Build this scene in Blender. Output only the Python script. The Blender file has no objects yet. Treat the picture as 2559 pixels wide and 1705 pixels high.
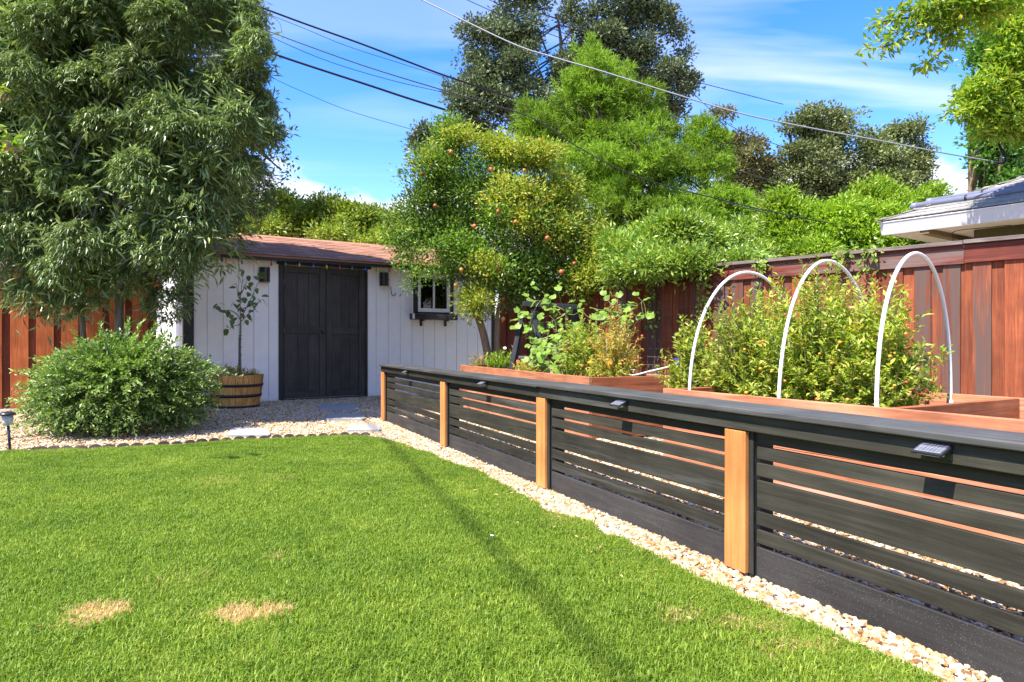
import bpy, bmesh, math, random
import numpy as np
from mathutils import Vector, Matrix, noise as mnoise

S = bpy.context.scene
COL = S.collection
R = math.radians

# ------------------------------------------------------------------ camera, light, exposure
F, CX, CY, EYE = 1700.0, 1279.5, 852.5, 0.90
cam_d = bpy.data.cameras.new('camera'); cam = bpy.data.objects.new('camera', cam_d); COL.objects.link(cam)
cam.location = (0, 0, EYE); cam.rotation_euler = (R(90), 0, 0)
cam_d.sensor_width = 36; cam_d.lens = 36 * F / 2559
cam_d.clip_start = 0.05; cam_d.clip_end = 2000
S.camera = cam
SUN_AZ = math.atan2(-0.74, -0.672)      # direction to the sun on the ground, x over y
SUN_EL = R(57)
sun_dir = Vector((math.sin(SUN_AZ) * math.cos(SUN_EL), math.cos(SUN_AZ) * math.cos(SUN_EL), math.sin(SUN_EL)))
sun_d = bpy.data.lights.new('sun', 'SUN'); sun = bpy.data.objects.new('sun', sun_d); COL.objects.link(sun)
sun_d.energy = 3.35; sun_d.angle = R(0.55); sun_d.color = (1, 0.95, 0.87)
sun.rotation_euler = sun_dir.to_track_quat('Z', 'Y').to_euler()
sun.location = sun_dir * 50
W = bpy.data.worlds.new('World'); S.world = W; W.use_nodes = True
S.view_settings.view_transform = 'Standard'; S.view_settings.look = 'None'
S.view_settings.gamma = 1; S.view_settings.use_curve_mapping = False
S.view_settings.exposure = 1.95
def build_world():
    nt = W.node_tree; nt.nodes.clear()
    N = nt.nodes.new; L = nt.links.new
    out = N('ShaderNodeOutputWorld'); bg = N('ShaderNodeBackground'); L(bg.outputs[0], out.inputs[0])
    bg.inputs[1].default_value = 0.15
    sky = N('ShaderNodeTexSky'); sky.sky_type = 'NISHITA'; sky.sun_disc = False
    sky.sun_elevation = SUN_EL; sky.sun_rotation = SUN_AZ
    sky.air_density = 1.0; sky.dust_density = 0.3; sky.ozone_density = 2.0
    hs = N('ShaderNodeHueSaturation'); hs.inputs['Saturation'].default_value = 1.40; hs.inputs['Value'].default_value = 0.74; hs.inputs['Hue'].default_value = 0.518
    L(sky.outputs[0], hs.inputs['Color'])
    tc = N('ShaderNodeTexCoord'); sep = N('ShaderNodeSeparateXYZ'); L(tc.outputs['Generated'], sep.inputs[0])
    def M(op, a, b=None, clamp=False):
        m = N('ShaderNodeMath'); m.operation = op; m.use_clamp = clamp
        for i, v in enumerate((a, b)):
            if v is None: continue
            if isinstance(v, (int, float)): m.inputs[i].default_value = v
            else: L(v, m.inputs[i])
        return m.outputs[0]
    zc = M('MAXIMUM', sep.outputs[2], 0.04)
    px = M('DIVIDE', sep.outputs[0], M('ADD', zc, 0.12)); py = M('DIVIDE', sep.outputs[1], M('ADD', zc, 0.12))
    cmb = N('ShaderNodeCombineXYZ'); L(px, cmb.inputs[0]); L(py, cmb.inputs[1])
    mp = N('ShaderNodeMapping'); mp.inputs['Rotation'].default_value = (0, 0, R(24)); mp.inputs['Scale'].default_value = (0.5, 2.3, 1); mp.inputs['Location'].default_value = (3.35, 0.9, 0)
    L(cmb.outputs[0], mp.inputs['Vector'])
    nz = N('ShaderNodeTexNoise'); nz.inputs['Scale'].default_value = 0.8; nz.inputs['Detail'].default_value = 5; nz.inputs['Roughness'].default_value = 0.5; nz.inputs['Distortion'].default_value = 0.6
    L(mp.outputs[0], nz.inputs['Vector'])
    # more cirrus towards the right of the view, thin veil elsewhere
    side = M('MULTIPLY_ADD', sep.outputs[0], 0.75); nt.nodes[-1].inputs[2].default_value = 0.27
    cir = M('MULTIPLY', M('SUBTRACT', nz.outputs['Fac'], 0.47), 6.0, True)
    cir = M('MULTIPLY', cir, M('MINIMUM', M('MAXIMUM', side, 0.18), 0.85), True)
    # low cumulus near the horizon
    cm = N('ShaderNodeMapping'); cm.inputs['Scale'].default_value = (7, 7, 13); cm.inputs['Location'].default_value = (0.35, 0.0, 0.3)
    L(tc.outputs['Generated'], cm.inputs['Vector'])
    n2 = N('ShaderNodeTexNoise'); n2.inputs['Scale'].default_value = 1.0; n2.inputs['Detail'].default_value = 6; n2.inputs['Roughness'].default_value = 0.5
    L(cm.outputs[0], n2.inputs['Vector'])
    band = M('SUBTRACT', 0.62, M('MULTIPLY', sep.outputs[2], 1.2))
    cu = M('MULTIPLY', M('SUBTRACT', M('ADD', n2.outputs['Fac'], M('MULTIPLY', M('SUBTRACT', 0.232, sep.outputs[2]), 5.0)), 0.485), 9.0, True)
    cl = M('MAXIMUM', cir, M('MULTIPLY', cu, 0.95))
    mix = N('ShaderNodeMix'); mix.data_type = 'RGBA'; L(cl, mix.inputs['Factor'])
    L(hs.outputs[0], mix.inputs['A']); mix.inputs['B'].default_value = (2.35, 2.42, 2.6, 1)
    L(mix.outputs['Result'], bg.inputs[0])
build_world()

# ------------------------------------------------------------------ helpers
def at(sx, sy, Y):                     # a place in the photograph at a known distance -> metres
    return Vector(((sx - CX) / F * Y, Y, EYE + (CY - sy) / F * Y))
def gnd(sx, sy, z=0.0):
    Y = (EYE - z) * F / (sy - CY)
    return Vector(((sx - CX) / F * Y, Y, z))
K = 1.0875
def dat(x, y, Y): return at(x * K, y * K, Y)
def dg(x, y, z=0.0): return gnd(x * K, y * K, z)

def tag(o, label=None, cat=None, group=None, kind=None):
    if label: o['label'] = label
    if cat: o['category'] = cat
    if group: o['group'] = group
    if kind: o['kind'] = kind
    return o
def thing(name, label, cat, loc=(0, 0, 0), rz=0.0, group=None):
    o = bpy.data.objects.new(name, None); COL.objects.link(o)
    o.empty_display_size = 0.1
    o.location = loc; o.rotation_euler = (0, 0, rz)
    return tag(o, label, cat, group)
def link(name, me, parent=None, loc=None, rot=None, label=None):
    o = bpy.data.objects.new(name, me); COL.objects.link(o)
    if parent: o.parent = parent
    if loc is not None: o.location = loc
    if rot is not None: o.rotation_euler = rot
    if label: o['label'] = label
    return o
def copy_tree(o, parent=None):
    c = o.copy(); COL.objects.link(c)
    if parent: c.parent = parent
    for ch in o.children: copy_tree(ch, c)
    return c

class MB:
    """collects shapes into one mesh"""
    def __init__(s): s.v = []; s.f = []; s.m = []
    def add(s, vs, fs, m=0):
        b = len(s.v); s.v += [tuple(x) for x in vs]
        s.f += [tuple(i + b for i in q) for q in fs]; s.m += [m] * len(fs)
        return s
    def box(s, x0, x1, y0, y1, z0, z1, m=0, bev=0.0):
        if bev <= 0:
            vs = [(x, y, z) for x in (x0, x1) for y in (y0, y1) for z in (z0, z1)]
            fs = [(0, 1, 3, 2), (4, 6, 7, 5), (0, 4, 5, 1), (2, 3, 7, 6), (0, 2, 6, 4), (1, 5, 7, 3)]
            return s.add(vs, fs, m)
        bm = bmesh.new()
        bmesh.ops.create_cube(bm, size=1)
        for v in bm.verts:
            v.co = ((x0 + x1) / 2 + v.co.x * (x1 - x0), (y0 + y1) / 2 + v.co.y * (y1 - y0), (z0 + z1) / 2 + v.co.z * (z1 - z0))
        bmesh.ops.bevel(bm, geom=bm.edges[:], offset=bev, segments=1, affect='EDGES')
        bm.verts.index_update()
        s.add([v.co.copy() for v in bm.verts], [[v.index for v in f.verts] for f in bm.faces], m)
        bm.free(); return s
    def prism(s, poly, y0, y1, m=0, axis='y'):
        n = len(poly)
        if axis == 'y': vs = [(a, y0, b) for a, b in poly] + [(a, y1, b) for a, b in poly]
        elif axis == 'x': vs = [(y0, a, b) for a, b in poly] + [(y1, a, b) for a, b in poly]
        else: vs = [(a, b, y0) for a, b in poly] + [(a, b, y1) for a, b in poly]
        fs = [tuple(range(n)), tuple(range(2 * n - 1, n - 1, -1))] + [(i, i + n, (i + 1) % n + n, (i + 1) % n) for i in range(n)]
        return s.add(vs, fs, m)
    def tube(s, pts, rad, n=8, m=0, caps=True):
        pts = [Vector(p) for p in pts]
        rs = rad if hasattr(rad, '__len__') else [rad] * len(pts)
        vs = []; prev = None
        for i, p in enumerate(pts):
            t = (pts[min(i + 1, len(pts) - 1)] - pts[max(i - 1, 0)]).normalized()
            if prev is None:
                a = Vector((0, 0, 1)) if abs(t.z) < 0.9 else Vector((1, 0, 0))
                u = t.cross(a).normalized()
            else:
                u = (prev - t * prev.dot(t)).normalized()
            w = t.cross(u); prev = u
            for k in range(n):
                a = 2 * math.pi * k / n
                vs.append(p + (u * math.cos(a) + w * math.sin(a)) * rs[i])
        fs = []
        for i in range(len(pts) - 1):
            for k in range(n):
                k2 = (k + 1) % n
                fs.append((i * n + k, i * n + k2, (i + 1) * n + k2, (i + 1) * n + k))
        if caps:
            fs.append(tuple(range(n - 1, -1, -1))); fs.append(tuple((len(pts) - 1) * n + k for k in range(n)))
        return s.add(vs, fs, m)
    def lathe(s, prof, c=(0, 0, 0), n=16, m=0):
        c = Vector(c); vs = []
        for r, z in prof:
            for k in range(n):
                a = 2 * math.pi * k / n
                vs.append(c + Vector((r * math.cos(a), r * math.sin(a), z)))
        fs = []
        for i in range(len(prof) - 1):
            for k in range(n):
                k2 = (k + 1) % n
                fs.append((i * n + k, i * n + k2, (i + 1) * n + k2, (i + 1) * n + k))
        fs.append(tuple(range(n - 1, -1, -1))); fs.append(tuple((len(prof) - 1) * n + k for k in range(n)))
        return s.add(vs, fs, m)
    def mesh(s, name, mats, smooth=False):
        me = bpy.data.meshes.new(name); me.from_pydata(s.v, [], s.f)
        for mm in (mats if isinstance(mats, (list, tuple)) else [mats]): me.materials.append(mm)
        me.polygons.foreach_set('material_index', s.m)
        if smooth: me.polygons.foreach_set('use_smooth', [True] * len(s.f))
        me.update(); return me
    def build(s, name, mats, parent=None, smooth=False, loc=None, rot=None, label=None):
        return link(name, s.mesh(name, mats, smooth), parent, loc, rot, label)
def bez(pts, n=6):                     # smooth a polyline (Catmull-Rom)
    P = [Vector(p) for p in pts]; P = [P[0] * 2 - P[1]] + P + [P[-1] * 2 - P[-2]]
    out = []
    for i in range(1, len(P) - 2):
        for k in range(n):
            t = k / n; a, b, c, d = P[i - 1], P[i], P[i + 1], P[i + 2]
            out.append(0.5 * ((2 * b) + (c - a) * t + (2 * a - 5 * b + 4 * c - d) * t * t + (3 * b - a - 3 * c + d) * t ** 3))
    out.append(P[-2]); return out
def tri_mesh(name, V, T, mats, parent=None, midx=None, smooth=False, label=None):
    me = bpy.data.meshes.new(name)
    V = np.asarray(V, np.float32); T = np.asarray(T, np.int32)
    me.vertices.add(len(V)); me.vertices.foreach_set('co', V.ravel())
    me.loops.add(T.size); me.loops.foreach_set('vertex_index', T.ravel())
    me.polygons.add(len(T))
    me.polygons.foreach_set('loop_start', np.arange(0, T.size, 3, dtype=np.int32))
    for mm in (mats if isinstance(mats, (list, tuple)) else [mats]): me.materials.append(mm)
    if midx is not None: me.polygons.foreach_set('material_index', np.asarray(midx, np.int32))
    me.polygons.foreach_set('use_smooth', np.full(len(T), smooth, bool))
    me.update(calc_edges=True); me.validate()
    return link(name, me, parent, label=label)

# ------------------------------------------------------------------ materials
def _nt(name):
    m = bpy.data.materials.new(name); m.use_nodes = True
    nt = m.node_tree; nt.nodes.clear()
    out = nt.nodes.new('ShaderNodeOutputMaterial'); return m, nt, out
def col4(c): return (c[0], c[1], c[2], 1)
def ramp(nt, stops, fac):
    r = nt.nodes.new('ShaderNodeValToRGB'); e = r.color_ramp.elements
    while len(e) > 1: e.remove(e[0])
    e[0].position = stops[0][0]; e[0].color = col4(stops[0][1])
    for p, c in stops[1:]:
        k = e.new(p); k.color = col4(c)
    nt.links.new(fac, r.inputs[0]); return r.outputs[0]
def mixc(nt, fac, a, b, mode='MIX'):
    m = nt.nodes.new('ShaderNodeMix'); m.data_type = 'RGBA'; m.blend_type = mode
    if isinstance(fac, (int, float)): m.inputs['Factor'].default_value = fac
    else: nt.links.new(fac, m.inputs['Factor'])
    for k, v in (('A', a), ('B', b)):
        if isinstance(v, tuple): m.inputs[k].default_value = col4(v)
        else: nt.links.new(v, m.inputs[k])
    return m.outputs['Result']
def math_(nt, op, a, b=0.0, clamp=False):
    m = nt.nodes.new('ShaderNodeMath'); m.operation = op; m.use_clamp = clamp
    for i, v in enumerate((a, b)):
        if isinstance(v, (int, float)): m.inputs[i].default_value = v
        else: nt.links.new(v, m.inputs[i])
    return m.outputs[0]
def objcoord(nt, scale, rnd=True, world=False):
    if world:
        g = nt.nodes.new('ShaderNodeNewGeometry'); v = g.outputs['Position']
    else:
        t = nt.nodes.new('ShaderNodeTexCoord'); v = t.outputs['Object']
        if rnd:
            oi = nt.nodes.new('ShaderNodeObjectInfo'); a = nt.nodes.new('ShaderNodeVectorMath'); a.operation = 'ADD'
            mu = nt.nodes.new('ShaderNodeMath'); mu.operation = 'MULTIPLY'; mu.inputs[1].default_value = 37.0
            nt.links.new(oi.outputs['Random'], mu.inputs[0]); nt.links.new(v, a.inputs[0]); nt.links.new(mu.outputs[0], a.inputs[1]); v = a.outputs[0]
    mp = nt.nodes.new('ShaderNodeMapping'); mp.inputs['Scale'].default_value = scale
    nt.links.new(v, mp.inputs['Vector']); return mp.outputs[0]
def noise(nt, vec, scale=1.0, detail=4, rough=0.55, dist=0.0):
    n = nt.nodes.new('ShaderNodeTexNoise'); n.inputs['Scale'].default_value = scale
    n.inputs['Detail'].default_value = detail; n.inputs['Roughness'].default_value = rough; n.inputs['Distortion'].default_value = dist
    nt.links.new(vec, n.inputs['Vector']); return n.outputs['Fac']
def principled(nt, out, color, rough=0.6, spec=0.3, bump=None, bstr=0.2, bdist=0.01, metal=0.0, coat=0):
    p = nt.nodes.new('ShaderNodeBsdfPrincipled')
    if isinstance(color, tuple): p.inputs['Base Color'].default_value = col4(color)
    else: nt.links.new(color, p.inputs['Base Color'])
    if isinstance(rough, (int, float)): p.inputs['Roughness'].default_value = rough
    else: nt.links.new(rough, p.inputs['Roughness'])
    p.inputs['Specular IOR Level'].default_value = spec; p.inputs['Metallic'].default_value = metal
    if coat: p.inputs['Coat Weight'].default_value = coat
    if bump is not None:
        b = nt.nodes.new('ShaderNodeBump'); b.inputs['Strength'].default_value = bstr; b.inputs['Distance'].default_value = bdist
        nt.links.new(bump, b.inputs['Height']); nt.links.new(b.outputs[0], p.inputs['Normal'])
    if out is not None: nt.links.new(p.outputs[0], out.inputs[0])
    return p
def sc(c, k): return tuple(min(1, x * k) for x in c)
def wood(name, c_dark, c_mid, c_light, axis='x', rough=0.65, rand=0.25, grey=None, grey_amt=0.0, specks=0.0, spec=0.25, grain=1.0, bstr=0.35, knots=0.0):
    """grain runs along the local axis; every board takes its own tone"""
    m, nt, out = _nt(name)
    s = {'x': (1.2, 26, 26), 'y': (26, 1.2, 26), 'z': (26, 26, 1.2)}[axis]
    v = objcoord(nt, tuple(k * grain for k in s))
    n1 = noise(nt, v, 1.6, 6, 0.6, 0.9)
    c = ramp(nt, [(0.30, c_dark), (0.5, c_mid), (0.72, c_light)], n1)
    v2 = objcoord(nt, (1, 1, 1)); n2 = noise(nt, v2, 3.2, 4, 0.6)
    c = mixc(nt, 1.0, c, ramp(nt, [(0.3, (0.70, 0.70, 0.70)), (0.7, (1.15, 1.15, 1.15))], n2), 'MULTIPLY')
    oi = nt.nodes.new('ShaderNodeObjectInfo')
    c = mixc(nt, 1.0, c, ramp(nt, [(0, (1 - rand,) * 3), (1, (1 + rand,) * 3)], oi.outputs['Random']), 'MULTIPLY')
    if grey:
        # weathered: stain worn off some boards and in streaks
        wn = nt.nodes.new('ShaderNodeTexWhiteNoise'); wn.noise_dimensions = '1D'; nt.links.new(math_(nt, 'MULTIPLY', oi.outputs['Random'], 91.7), wn.inputs['W'])
        per = math_(nt, 'MULTIPLY', math_(nt, 'SUBTRACT', wn.outputs['Value'], 1 - grey_amt), 0.9)
        sv = objcoord(nt, tuple(k * 0.35 for k in s)); n3 = math_(nt, 'ADD', math_(nt, 'MULTIPLY', math_(nt, 'SUBTRACT', noise(nt, sv, 1.3, 5, 0.65, 0.4), 0.5), 1.8), 0.5)
        f = math_(nt, 'MULTIPLY', math_(nt, 'SUBTRACT', math_(nt, 'ADD', n3, per), 0.52), 4.0, True)
        c = mixc(nt, f, c, grey)
    if specks:
        sv = objcoord(nt, (1, 1, 1)); vo = nt.nodes.new('ShaderNodeTexVoronoi'); vo.inputs['Scale'].default_value = 150; nt.links.new(sv, vo.inputs['Vector'])
        n4 = noise(nt, sv, 6, 3); th = math_(nt, 'MULTIPLY', n4, 0.3 * specks)
        f = math_(nt, 'LESS_THAN', vo.outputs['Distance'], th)
        c = mixc(nt, math_(nt, 'MULTIPLY', f, 0.30), c, (0.36, 0.32, 0.26))
    principled(nt, out, c, rough, spec, n1, bstr, 0.004)
    return m
def plain(name, c, rough=0.5, spec=0.3, var=0.12, scale=14, bstr=0.12, metal=0.0, rand=0.0, dirt=None, dirt_scale=2.5, dirt_lo=0.55):
    m, nt, out = _nt(name)
    v = objcoord(nt, (1, 1, 1)); n1 = noise(nt, v, scale, 5, 0.6)
    cc = ramp(nt, [(0.3, sc(c, 1 - var)), (0.7, sc(c, 1 + var))], n1)
    if rand:
        oi = nt.nodes.new('ShaderNodeObjectInfo')
        cc = mixc(nt, 1.0, cc, ramp(nt, [(0, (1 - rand,) * 3), (1, (1 + rand,) * 3)], oi.outputs['Random']), 'MULTIPLY')
    if dirt:
        n2 = noise(nt, v, dirt_scale, 6, 0.65)
        cc = mixc(nt, math_(nt, 'MULTIPLY', math_(nt, 'SUBTRACT', n2, dirt_lo), 3.0, True), cc, dirt)
    principled(nt, out, cc, rough, spec, n1, bstr, 0.003, metal)
    return m
def leafmat(name, stops, trans=0.35, rough=0.45, spec=0.35, pos_scale=0.7, pos_amt=0.35, tcol=(1.25, 1.3, 0.55), glossvar=True):
    m, nt, out = _nt(name)
    g = nt.nodes.new('ShaderNodeNewGeometry')
    c = ramp(nt, stops, g.outputs['Random Per Island'])
    mp = nt.nodes.new('ShaderNodeMapping'); nt.links.new(g.outputs['Position'], mp.inputs['Vector'])
    n = noise(nt, mp.outputs[0], pos_scale, 3)
    c = mixc(nt, 1.0, c, ramp(nt, [(0.3, (1 - pos_amt,) * 3), (0.7, (1 + pos_amt,) * 3)], n), 'MULTIPLY')
    p = principled(nt, None, c, rough, spec)
    tr = nt.nodes.new('ShaderNodeBsdfTranslucent')
    nt.links.new(mixc(nt, 1.0, c, tuple(tcol), 'MULTIPLY'), tr.inputs['Color'])
    mx = nt.nodes.new('ShaderNodeMixShader'); mx.inputs[0].default_value = trans
    nt.links.new(p.outputs[0], mx.inputs[1]); nt.links.new(tr.outputs[0], mx.inputs[2]); nt.links.new(mx.outputs[0], out.inputs[0])
    return m
def bark(name, a, b, scale=9):
    m, nt, out = _nt(name)
    v = objcoord(nt, (3, 3, 0.7), rnd=False); n = noise(nt, v, scale, 6, 0.65, 0.6)
    principled(nt, out, ramp(nt, [(0.3, a), (0.7, b)], n), 0.85, 0.15, n, 0.7, 0.02); return m

M = {}
M['charcoal'] = wood('charcoal_paint_wood', (0.022, 0.0205, 0.0145), (0.034, 0.0315, 0.0225), (0.050, 0.047, 0.034), 'x', 0.72, 0.3, spec=0.12, grey=(0.075, 0.074, 0.066), grey_amt=0.06, specks=0.45, bstr=0.3)
M['charcoal_low'] = wood('charcoal_paint_wood_splashed', (0.026, 0.024, 0.022), (0.038, 0.035, 0.032), (0.052, 0.049, 0.045), 'x', 0.72, 0.12, specks=1.0, bstr=0.25)
M['charcoal_top'] = wood('charcoal_cap_wood', (0.045, 0.044, 0.039), (0.066, 0.064, 0.058), (0.095, 0.093, 0.084), 'x', 0.5, 0.1, grey=(0.16, 0.155, 0.145), grey_amt=0.05, spec=0.25, bstr=0.3)
M['charcoal_post'] = wood('charcoal_post_wood', (0.018, 0.018, 0.016), (0.028, 0.029, 0.026), (0.04, 0.04, 0.036), 'z', 0.72, 0.1, specks=0.6)
M['cedar'] = wood('golden_cedar', (0.44, 0.155, 0.040), (0.56, 0.215, 0.060), (0.65, 0.29, 0.10), 'z', 0.5, 0.08, spec=0.3, bstr=0.15, grain=0.7)
M['redstain'] = wood('red_stained_board', (0.14, 0.034, 0.014), (0.225, 0.055, 0.019), (0.32, 0.095, 0.034), 'z', 0.65, 0.36, grey=(0.10, 0.062, 0.05), grey_amt=0.30, spec=0.3, bstr=0.5)
M['redrail'] = wood('red_stained_rail', (0.075, 0.016, 0.010), (0.14, 0.029, 0.016), (0.22, 0.05, 0.026), 'x', 0.6, 0.15, grey=(0.15, 0.10, 0.085), grey_amt=0.15, spec=0.3, bstr=0.5)
M['greycap'] = wood('weathered_cap_wood', (0.10, 0.075, 0.065), (0.16, 0.125, 0.11), (0.24, 0.20, 0.175), 'x', 0.75, 0.15, bstr=0.5)
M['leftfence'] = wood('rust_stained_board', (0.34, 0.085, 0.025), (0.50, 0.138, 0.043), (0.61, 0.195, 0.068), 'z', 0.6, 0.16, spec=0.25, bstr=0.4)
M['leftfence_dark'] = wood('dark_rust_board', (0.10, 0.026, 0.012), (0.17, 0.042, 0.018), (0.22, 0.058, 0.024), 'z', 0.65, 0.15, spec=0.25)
M['bed'] = wood('redwood_bed_board', (0.31, 0.105, 0.05), (0.45, 0.175, 0.085), (0.57, 0.26, 0.145), 'x', 0.6, 0.14, grey=(0.55, 0.33, 0.24), grey_amt=0.1, spec=0.25, bstr=0.4, grain=0.8)
M['bedend'] = wood('shaded_bed_board', (0.20, 0.060, 0.024), (0.33, 0.105, 0.042), (0.45, 0.17, 0.075), 'x', 0.6, 0.12, spec=0.25, bstr=0.4, grain=0.8)  # bed wood in a darker tone, shade of cross boards put into the colour
M['blackwood'] = wood('black_trellis_wood', (0.014, 0.015, 0.017), (0.026, 0.028, 0.031), (0.05, 0.052, 0.056), 'z', 0.6, 0.2, grey=(0.13, 0.12, 0.11), grey_amt=0.08)
M['white_siding'] = plain('white_painted_siding', (0.88, 0.86, 0.82), 0.55, 0.3, 0.03, 9, 0.1, dirt=(0.78, 0.745, 0.70), dirt_scale=1.6, dirt_lo=0.60)
M['door'] = wood('dark_door_paint', (0.038, 0.035, 0.030), (0.056, 0.051, 0.044), (0.075, 0.069, 0.060), 'z', 0.55, 0.10, grey=(0.08, 0.075, 0.07), grey_amt=0.02, specks=0.12)
M['trim'] = plain('dark_trim_paint', (0.030, 0.028, 0.027), 0.55, 0.3, 0.2, 12, 0.2)
M['boxwood'] = wood('peeling_dark_paint', (0.02, 0.02, 0.018), (0.04, 0.04, 0.037), (0.09, 0.09, 0.085), 'x', 0.7, 0.1, grey=(0.2, 0.195, 0.18), grey_amt=0.12)
M['vinyl'] = plain('white_vinyl', (0.82, 0.81, 0.78), 0.35, 0.4, 0.03)
M['blackmetal'] = plain('black_powder_coat', (0.018, 0.018, 0.019), 0.35, 0.45, 0.1)
M['blackplastic'] = plain('black_plastic', (0.022, 0.022, 0.025), 0.32, 0.5, 0.1)
M['brass'] = plain('dark_bronze_metal', (0.05, 0.045, 0.04), 0.3, 0.5, 0.1, metal=0.6)
M['pvc'] = plain('white_pvc', (0.78, 0.77, 0.74), 0.3, 0.45, 0.05, dirt=(0.55, 0.52, 0.46), dirt_lo=0.62)
M['pvcdull'] = plain('dirty_white_pipe', (0.55, 0.52, 0.46), 0.5, 0.3, 0.15)
M['bluevalve'] = plain('blue_plastic', (0.02, 0.09, 0.5), 0.35, 0.5, 0.1)
M['barrel'] = wood('oak_barrel_stave', (0.36, 0.15, 0.035), (0.62, 0.31, 0.085), (0.75, 0.44, 0.15), 'z', 0.55, 0.22, grey=(0.10, 0.05, 0.02), grey_amt=0.08, spec=0.3)
M['hoopiron'] = plain('dark_iron_hoop', (0.02, 0.019, 0.018), 0.5, 0.4, 0.3)
M['soil'] = plain('dark_soil', (0.055, 0.038, 0.025), 0.95, 0.1, 0.4, 40, 1.0)
M['slate'] = plain('grey_stepping_stone', (0.30, 0.29, 0.27), 0.75, 0.25, 0.15, 10, 0.5, rand=0.12, dirt=(0.42, 0.38, 0.31), dirt_lo=0.58)
M['edging'] = plain('brown_edging', (0.085, 0.062, 0.048), 0.7, 0.3, 0.3, 20, 0.3, rand=0.2)
M['cable'] = plain('black_cable', (0.012, 0.012, 0.014), 0.5, 0.4, 0.1)
M['greycable'] = plain('grey_cable', (0.16, 0.17, 0.19), 0.45, 0.45, 0.1)
M['gutter'] = plain('pale_grey_fascia', (0.62, 0.615, 0.60), 0.4, 0.35, 0.03)
M['soffit'] = plain('cream_soffit', (0.72, 0.66, 0.54), 0.6, 0.25, 0.05)
M['olive'] = plain('olive_wall_paint', (0.085, 0.08, 0.03), 0.7, 0.2, 0.1)
M['soffitbeam'] = plain('brown_soffit_beam', (0.20, 0.14, 0.07), 0.7, 0.2, 0.1)
M['bluepipe'] = plain('grey_blue_pipe', (0.19, 0.20, 0.27), 0.4, 0.4, 0.08)
M['greyshingle'] = plain('grey_roof_shingle', (0.27, 0.255, 0.23), 0.9, 0.15, 0.3, 60, 0.8, rand=0.2)
M['shingle'] = plain('red_brown_shingle', (0.30, 0.152, 0.098), 0.9, 0.15, 0.28, 70, 0.9, rand=0.2)
M['wire'] = plain('rusty_wire', (0.10, 0.06, 0.045), 0.6, 0.3, 0.2)
M['tie'] = plain('green_tie_tape', (0.02, 0.16, 0.11), 0.5, 0.3, 0.1)
M['wirecord'] = plain('dark_green_cord', (0.02, 0.04, 0.025), 0.5, 0.3, 0.1)
def glassmat(name, tint, rough=0.02):
    m, nt, out = _nt(name)
    p = principled(nt, None, tint, rough, 0.8)
    g = nt.nodes.new('ShaderNodeBsdfTransparent'); g.inputs[0].default_value = (0.75, 0.78, 0.76, 1)
    gl = nt.nodes.new('ShaderNodeBsdfGlossy'); gl.inputs['Roughness'].default_value = rough
    fr = nt.nodes.new('ShaderNodeFresnel'); fr.inputs['IOR'].default_value = 1.5
    mx = nt.nodes.new('ShaderNodeMixShader'); nt.links.new(fr.outputs[0], mx.inputs[0]); nt.links.new(g.outputs[0], mx.inputs[1]); nt.links.new(gl.outputs[0], mx.inputs[2])
    nt.links.new(mx.outputs[0], out.inputs[0]); return m
M['glass'] = glassmat('window_glass', (0.1, 0.1, 0.1))
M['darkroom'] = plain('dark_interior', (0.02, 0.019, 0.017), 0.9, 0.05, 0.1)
def solarmat():
    m, nt, out = _nt('solar_cells')
    v = objcoord(nt, (1, 1, 1), rnd=False)
    b = nt.nodes.new('ShaderNodeTexBrick'); b.inputs['Scale'].default_value = 1.0
    b.offset = 0.0; b.inputs['Brick Width'].default_value = 0.0155; b.inputs['Row Height'].default_value = 0.033; b.inputs['Mortar Size'].default_value = 0.0007
    b.inputs['Color1'].default_value = (0.10, 0.105, 0.13, 1); b.inputs['Color2'].default_value = (0.13, 0.135, 0.16, 1); b.inputs['Mortar'].default_value = (0.34, 0.35, 0.38, 1)
    nt.links.new(v, b.inputs['Vector'])
    principled(nt, out, b.outputs['Color'], 0.22, 0.6); return m
M['solar'] = solarmat()

# leaves
M['weep'] = leafmat('weeping_leaf', [(0, (0.088, 0.137, 0.046)), (0.5, (0.155, 0.225, 0.077)), (0.84, (0.245, 0.325, 0.125)), (1, (0.41, 0.47, 0.14))], 0.22, 0.36, 0.55, 0.9, 0.3)
M['oakleaf'] = leafmat('grey_green_oak_leaf', [(0, (0.07, 0.095, 0.042)), (0.6, (0.125, 0.165, 0.072)), (1, (0.19, 0.235, 0.115))], 0.18, 0.5, 0.35, 0.25, 0.25, (1.1, 1.15, 0.7))
M['oakleaf2'] = leafmat('green_oak_leaf', [(0, (0.1, 0.135, 0.042)), (0.6, (0.18, 0.215, 0.075)), (1, (0.28, 0.31, 0.12))], 0.22, 0.5, 0.35, 0.25, 0.25, (1.1, 1.15, 0.6))
M['olivetree'] = leafmat('olive_brown_leaf', [(0, (0.1105, 0.1156, 0.0476)), (0.6, (0.187, 0.187, 0.0765)), (1, (0.272, 0.255, 0.119))], 0.22, 0.5, 0.3, 0.25, 0.25)
M['conifer'] = leafmat('bright_feathery_leaf', [(0, (0.13, 0.215, 0.022)), (0.5, (0.2, 0.32, 0.03)), (1, (0.29, 0.42, 0.05))], 0.42, 0.5, 0.25, 0.6, 0.42, (1.2, 1.25, 0.6))
M['pomleaf'] = leafmat('glossy_green_leaf', [(0, (0.075, 0.15, 0.02)), (0.55, (0.125, 0.235, 0.03)), (0.88, (0.21, 0.32, 0.045)), (1, (0.36, 0.4, 0.06))], 0.34, 0.4, 0.45, 0.8, 0.3)
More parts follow.
